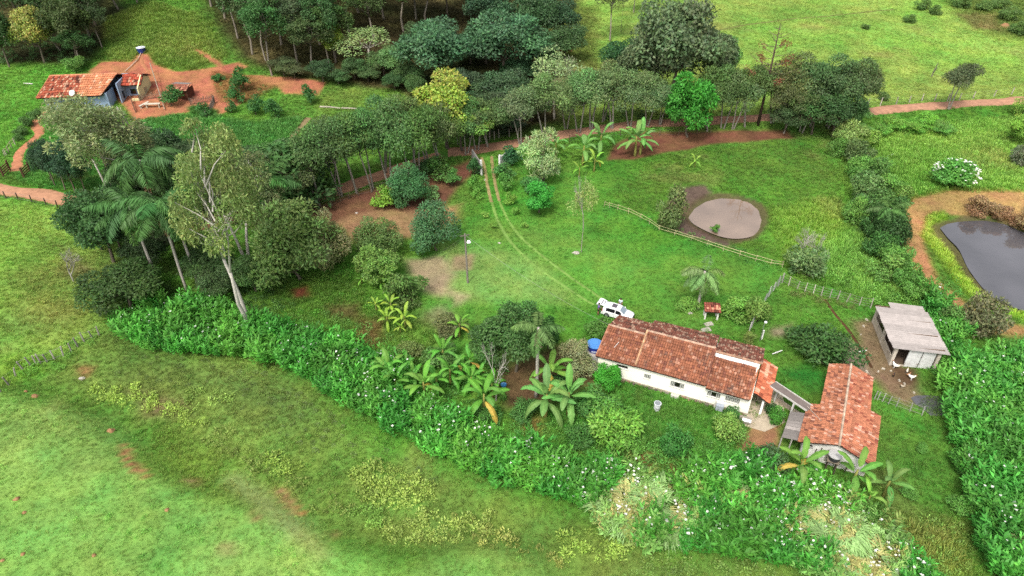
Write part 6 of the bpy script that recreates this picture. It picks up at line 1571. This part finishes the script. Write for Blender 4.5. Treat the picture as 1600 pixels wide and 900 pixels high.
# ---------------------------------------------------------------- car
def car():
    a = R(-27); o = empty('parked_car', (13.3, 68.25, gz(13.3, 68.25) + .02), a, 'white compact car with its tailgate raised behind the farmhouse', 'car')
    o.scale = (.94, .96, .98); Wb = .88; white = C(240, 240, 240, .85)
    # side outline, front at +x
    low = [(-2.0, .28), (-2.08, .55), (-2.06, .95), (-1.9, 1.0)]
    secs = [  # x, half width low, z low, z belt, half width belt, z roof, half width roof
        (-2.05, .72, .32, .62, .74, .98, .66), (-1.9, .84, .26, .8, .86, 1.40, .60), (-1.5, .88, .24, .88, .88, 1.47, .62), (-.9, .88, .22, .88, .88, 1.52, .64), (-.2, .88, .22, .86, .88, 1.52, .64), (.35, .88, .22, .84, .88, 1.45, .63),
        (.62, .88, .22, .84, .87, 1.25, .64), (1.0, .88, .22, .84, .86, .98, .68), (1.3, .87, .24, .82, .85, .93, .70), (1.75, .84, .26, .72, .82, .82, .66), (2.02, .70, .3, .6, .70, .68, .55)]
    V = []; Fc = []
    for (x, wl_, zl, zb, wb, zr, wr) in secs:
        ring = [(-wl_ * .92, zl), (-wl_, zl + .12), (-wb, zb), (-wr, zr - .04), (-wr * .8, zr), (0, zr + .03), (wr * .8, zr), (wr, zr - .04), (wb, zb), (wl_, zl + .12), (wl_ * .92, zl)]
        V += [(x, y, z) for y, z in ring]
    k = 11
    for i in range(len(secs) - 1):
        for j in range(k - 1): Fc.append((i * k + j, (i + 1) * k + j, (i + 1) * k + j + 1, i * k + j + 1))
        Fc.append((i * k + k - 1, (i + 1) * k + k - 1, (i + 1) * k, i * k))
    Fc.append(tuple(range(k))); Fc.append(tuple(range((len(secs) - 1) * k + k - 1, (len(secs) - 1) * k - 1, -1)))
    m = MB(); m.add(V, Fc, white); m.build('body', 'car_paint', o)
    dark = C(34, 34, 40); lift = .012
    def lerp(p, q, t): return tuple(p[i] + (q[i] - p[i]) * t for i in range(3))
    def side(sgn, i0, i1, t0=.12, t1=.9):
        lo = []; hi = []
        for i in range(i0, i1 + 1):
            x, wl_, zl, zb, wb, zr, wr = secs[i]; p = (x, sgn * wb, zb); q = (x, sgn * wr, zr - .04)
            u_ = lerp(p, q, t0); v_ = lerp(p, q, t1); lo.append((u_[0], u_[1] + sgn * lift, u_[2])); hi.append((v_[0], v_[1] + sgn * lift, v_[2]))
        m = MB(); n = len(lo)
        m.add(lo + hi, [(i, i + 1, n + i + 1, n + i) if sgn < 0 else (i + 1, i, n + i, n + i + 1) for i in range(n - 1)], dark); m.build('side_window', 'glass', o)
    for sgn in (-1, 1):
        side(sgn, 2, 4, .16, .86); side(sgn, 4, 6, .16, .86)
    def top(i0, i1, f, c, name, z=.014):
        m = MB(); vs = []
        for i in (i0, i1):
            x, wl_, zl, zb, wb, zr, wr = secs[i]; vs += [(x, -wr * f, zr + z + .004), (x, 0, zr + .03 + z), (x, wr * f, zr + z + .004)]
        m.add(vs, [(0, 3, 4, 1), (1, 4, 5, 2)], c); m.build(name, 'glass', o)
    top(5, 7, .86, C(150, 166, 178), 'windscreen'); top(3, 4, .62, C(96, 88, 96), 'sunroof')
    for sgn in (-1, 1):
        m = MB(); m.hexa([(-.25, sgn * .895, .9), (-.17, sgn * .895, .9), (-.17, sgn * .86, .9), (-.25, sgn * .86, .9)], [(-.25, sgn * .69, 1.44), (-.17, sgn * .69, 1.44), (-.17, sgn * .62, 1.44), (-.25, sgn * .62, 1.44)], white); m.build('door_pillar', 'car_paint', o)
    for (x, y) in ((-1.3, -.8), (-1.3, .8), (1.28, -.8), (1.28, .8)):
        w_ = empty('wheel', (x, y, .31), 0); w_.parent = o; sg = -1 if y < 0 else 1
        n = 20; m = MB(); m.tube([(0, -.1, 0), (0, -.085, 0), (0, .085, 0), (0, .1, 0)], [.25, .31, .31, .25], n, C(40, 40, 42)); m.build('tyre', 'rubber', w_)
        m = MB(); m.tube([(0, sg * .09, 0), (0, sg * .112, 0)], [.215, .2], n, C(170, 172, 176)); m.build('rim', 'metal', w_)
        m = MB()
        ar = [(x + .37 * math.cos(t), y + sg * .086, .31 + .37 * math.sin(t)) for t in np.linspace(-.1, 3.24, 12)]; m.tube(ar, .03, 5, C(44, 44, 46)); m.build('wheel_arch', 'rubber', o)
    # raised tailgate, hinged at the rear of the roof
    tg = empty('tailgate', (-1.82, 0, 1.44), 0); tg.parent = o; tg.rotation_euler = (0, R(-8), 0)
    m = MB(); pr = [(-.02, .62), (-.35, .66), (-.62, .70), (-.95, .72), (-1.1, .68)]; zz = [0, .13, .2, .2, .12]; V = []; Fc = []
    for (x, w_), z in zip(pr, zz): V += [(x, -w_, z), (x, w_, z), (x, w_, z + .05), (x, -w_, z + .05)]
    for i in range(4):
        for j in range(4): Fc.append((i * 4 + j, i * 4 + (j + 1) % 4, (i + 1) * 4 + (j + 1) % 4, (i + 1) * 4 + j))
    Fc += [(3, 2, 1, 0), (16, 17, 18, 19)]; m.add(V, Fc, white); m.build('panel', 'car_paint', tg)
    m = MB(); m.add([(-.08, -.5, .075), (-.08, .5, .075), (-.5, .54, .235), (-.5, -.54, .235)], [(0, 1, 2, 3)], C(120, 110, 116)); m.build('rear_window', 'glass', tg)
    m = MB(); m.box(-2.12, -2.075, -.6, .6, .64, .95, C(60, 58, 58)); m.build('boot_opening', 'fabric', o)
    m = MB(); m.box(-2.16, -1.98, -.78, .78, .3, .55, C(232, 232, 232, .8)); m.build('bumper', 'car_paint', o); m = MB(); m.box(1.94, 2.08, -.66, .66, .28, .46, C(60, 60, 64)); m.build('grille', 'plastic', o)
    for y in (-.7, .7):
        m = MB(); m.box(-2.07, -1.93, y - .09, y + .09, .66, .94, C(176, 36, 34)); m.build('tail_light', 'plastic', o)
        m = MB(); m.hexa([(1.72, y * .9 - .14, .66), (1.98, y * .86 - .12, .58), (1.98, y * .86 + .12, .58), (1.72, y * .9 + .14, .66)], [(1.72, y * .9 - .14, .8), (1.95, y * .86 - .12, .71), (1.95, y * .86 + .12, .71), (1.72, y * .9 + .14, .8)], C(206, 212, 220)); m.build('headlight', 'glass', o)
        m = MB(); s_ = 1 if y > 0 else -1; m.box(.5, .66, min(s_ * .88, s_ * 1.04), max(s_ * .88, s_ * 1.04), .9, 1.03, white); m.build('mirror', 'car_paint', o)
        m = MB(); m.box(-.5, -.36, min(s_ * .884, s_ * .9), max(s_ * .884, s_ * .9), .72, .75, C(200, 200, 200)); m.build('door_handle', 'metal', o)
car()

# ---------------------------------------------------------------- people
def skin(name, joints, edges, mat, c, parent, sub=1, root=0):
    me = bpy.data.meshes.new(name); me.from_pydata([j[0] for j in joints], edges, [])
    o = bpy.data.objects.new(name, me); col.objects.link(o); o.parent = parent
    md = o.modifiers.new('skin', 'SKIN'); md.use_smooth_shade = True
    for i, j in enumerate(joints):
        v = me.skin_vertices[0].data[i]; v.radius = (j[1], j[2] if len(j) > 2 else j[1]); v.use_root = i == root
    if sub:
        s = o.modifiers.new('sub', 'SUBSURF'); s.levels = sub; s.render_levels = sub
    mm = mat_plain(name + '_colour', c, mat); me.materials.append(mm)
    return o

def mat_plain(name, c, like):
    """plain colour with the faint grain of a named surface"""
    m, n, l = nt(name); out = N(n, 'ShaderNodeOutputMaterial'); b = N(n, 'ShaderNodeBsdfPrincipled', Roughness=.8); tc = N(n, 'ShaderNodeTexCoord'); no = N(n, 'ShaderNodeTexNoise', Scale=25.0); mr = N(n, 'ShaderNodeMapRange'); mr.inputs['To Min'].default_value = .85; mr.inputs['To Max'].default_value = 1.15
    rgb = N(n, 'ShaderNodeRGB'); rgb.outputs[0].default_value = (*c, 1); mx = N(n, 'ShaderNodeVectorMath', operation='SCALE')
    l.new(tc.outputs['Object'], no.inputs['Vector']); l.new(no.outputs['Fac'], mr.inputs['Value']); l.new(rgb.outputs[0], mx.inputs[0]); l.new(mr.outputs[0], mx.inputs['Scale']); l.new(mx.outputs[0], b.inputs['Base Color']); l.new(b.outputs[0], out.inputs['Surface'])
    return m

def person(loc, rz, label, shirt, bottom, hairc, reach):
    """stands facing local +x, arms lifted forward by reach 0..1"""
    o = empty('person', loc, rz, label, 'person')
    J = []; E_ = []
    def j(p, r, r2=None, to=None):
        J.append((p, r, r2 or r)); i = len(J) - 1
        if to is not None: E_.append((to, i))
        return i
    pel = j((0, 0, .95), .14, .11); wa = j((.02, 0, 1.1), .13, .1, pel); ch = j((.04, 0, 1.32), .15, .11, wa); nk0 = j((.05, 0, 1.46), .07, .07, ch); nk = j((.07, 0, 1.52), .05, .05, nk0); hd = j((.09, 0, 1.62), .09, .085, nk); hd2 = j((.09, 0, 1.71), .075, .075, hd); nose = j((.19, 0, 1.62), .014, .014, hd)
    arms = {}; legs = {}
    for s in (-1, 1):
        hip = j((0, s * .09, .88), .09, .09, pel); kn = j((.05, s * .11, .5), .06, .06, hip); an = j((-.02, s * .12, .1), .04, .04, kn); he = j((0, s * .12, .045), .042, .042, an); to_ = j((.17, s * .14, .03), .03, .03, he); legs[s] = (hip, kn)
        sh_ = j((.04, s * .19, 1.40), .06, .06, ch); el_ = j((.04 + .2 * reach, s * .24, 1.16), .043, .043, sh_); wr_ = j((.08 + .46 * reach, s * .22, .92 + .26 * reach), .03, .03, el_); pa = j((.10 + .54 * reach, s * .21, .86 + .28 * reach), .034, .022, wr_); arms[s] = (sh_, el_)
        dx = Vector((.05 + .3 * reach, 0, -.2 + .18 * reach)).normalized()
        for f, L_ in zip((-1.5, -.5, .5, 1.5), (.07, .085, .08, .06)):
            b0 = Vector(J[pa][0]) + Vector((0, f * .02, 0)) + dx * .03; k1 = j(tuple(b0 + dx * L_ * .5), .009, .009, pa); j(tuple(b0 + dx * L_ + Vector((0, 0, -.015))), .008, .008, k1)
        th = j(tuple(Vector(J[pa][0]) + Vector((.02, -s * .04, .0))), .010, .010, wr_); j(tuple(Vector(J[pa][0]) + Vector((.05, -s * .05, -.01))), .009, .009, th)
    body = skin('body', J, E_, 'skin', C(176, 120, 92), o)
    s_j = [((0, 0, .92), .165, .135), ((.02, 0, 1.1), .16, .13), ((.04, 0, 1.32), .18, .14), ((.05, 0, 1.45), .09, .09)]; s_e = [(0, 1), (1, 2), (2, 3)]
    for s in (-1, 1):
        k = len(s_j); a0, b0 = J[arms[s][0]][0], J[arms[s][1]][0]; mid = tuple(a0[i] + (b0[i] - a0[i]) * .75 for i in range(3)); s_j += [(a0, .085, .085), (mid, .066, .066)]; s_e += [(2, k), (k, k + 1)]
    skin('shirt', s_j, s_e, 'fabric', shirt, o)
    t_j = [((0, 0, .97), .16, .135), ((0, 0, .88), .15, .13)]; t_e = [(0, 1)]
    for s in (-1, 1):
        k = len(t_j); t_j += [((0, s * .09, .8), .1, .1), ((.045, s * .11, .52), .085, .085)]; t_e += [(1, k), (k, k + 1)]
    skin('shorts', t_j, t_e, 'fabric', bottom, o)
    skin('hair', [((.06, 0, 1.66), .092, .092), ((.07, 0, 1.74), .08, .08), ((.0, 0, 1.62), .07, .07)], [(0, 1), (0, 2)], 'fabric', hairc, o)
    for s in (-1, 1):
        m = MB(); m.lathe([(.004, -.012), (.012, 0), (.004, .012)], 8, (.172, s * .035, 1.645), C(30, 24, 20)); m.build('eye', 'glass', o); m = MB(); m.lathe([(.01, -.03), (.018, 0), (.012, .03)], 8, (.085, s * .093, 1.63), C(170, 116, 90)); m.build('ear', 'skin', o)
        m = MB(); m.box(-.06, .2, s * .13 - .05, s * .13 + .05, -.02, .07, C(60, 56, 54)); m.build('shoe', 'rubber', o)
    m = MB(); m.box(.17, .182, -.025, .025, 1.565, 1.575, C(130, 70, 64)); m.build('mouth', 'skin', o)
p = P(934, 491); person(p, R(5), 'person in purple shirt and black shorts at the open tailgate', C(134, 112, 190), C(36, 34, 40), C(34, 26, 22), .8)
p = Vector((13.75, 69.75, 0)); p.z = gz(p.x, p.y); person(p, R(-110), 'person in pale shirt standing beyond the white car', C(214, 226, 230, .75), C(120, 130, 150), C(50, 40, 34), .25)

# ---------------------------------------------------------------- poultry
def hen(u, v, rz, c, label, group='white hens pecking by the shed', s=1.0):
    b = P(u, v); o = empty('hen', b, rz, label, 'hen', group); o.scale = (s, s, s)
    skin('body', [((0, 0, .3), .13, .13), ((-.16, 0, .33), .1, .1), ((-.3, 0, .46), .05, .03), ((.13, 0, .33), .1, .1), ((.2, 0, .46), .05, .05), ((.23, 0, .55), .045, .045), ((0, .06, .2), .04, .04), ((.01, .06, .02), .014, .014), ((0, -.06, .2), .04, .04), ((.01, -.06, .02), .014, .014), ((.09, .06, .01), .012, .012), ((.09, -.06, .01), .012, .012)],
         [(0, 1), (1, 2), (0, 3), (3, 4), (4, 5), (0, 6), (6, 7), (0, 8), (8, 9), (7, 10), (9, 11)], 'feather', c, o)
    m = MB(); m.prism([(.2, -.01, .59), (.27, -.01, .59), (.23, -.01, .65)], (0, .02, 0), C(190, 50, 40)); m.build('comb', 'skin', o); m = MB(); m.tube([(.26, 0, .55), (.33, 0, .53)], [.02, .004], 5, C(220, 170, 80)); m.build('beak', 'skin', o)
hw = C(238, 234, 226, .85)
hen(1397, 575, 2.2, hw, 'large white hen beside the shed corner', s=1.5); hen(1423, 593, -.5, hw, 'white hen on the dark trampled mud', s=1.4); hen(1416, 583, 1.0, C(224, 214, 200, .8), 'pale hen between the two white hens', s=1.1); hen(1418, 588, .3, C(200, 150, 110), 'buff hen pecking near the shed', None, 1.0); hen(1409, 606, 2.8, C(206, 190, 168), 'small pale hen nearer the short wire fence', s=.9); hen(1395, 589, 4.0, C(64, 52, 46), 'dark hen on the mud below the shed', None, 1.0)
# dry stones
for (u, v, s_, lab) in ((900, 396, .5, 'flat grey stone at the foot of the thin white tree'), (557, 333, .25, 'white pebble on the red soil'), (758, 281, .2, 'pale stump beside the driveway shrubs'), (791, 258, .22, 'round white stone by the white gate wall'), (1395, 817, .3, 'pale stone at the rank grass edge'), (128, 592, .35, 'white stone in the marshy corner'), (910, 573, .6, 'rough masonry lump beside the tank plinth'), (780, 380, .22, 'grey stone on the lawn by the ruts')):
    b = P(u, v); m = MB(); r = np.random.default_rng(int(u)); n = 8; V = []; Fc = []
    for rad, z in ((1.0, -.1), (1.05, .2), (.7, .5), (.2, .6)):
        for k in range(n):
            a = 6.283 * k / n; q = s_ * rad * (1 + .18 * r.normal()); V.append((q * math.cos(a), q * math.sin(a) * .7, s_ * z))
    for i in range(3):
        for k in range(n): Fc.append((i * n + k, i * n + (k + 1) % n, (i + 1) * n + (k + 1) % n, (i + 1) * n + k))
    Fc.append(tuple(range(3 * n, 4 * n))); m.add(V, Fc, C(200, 192, 180)); o = m.build('stone', 'stone'); o.location = b; tag(o, lab, 'stone')
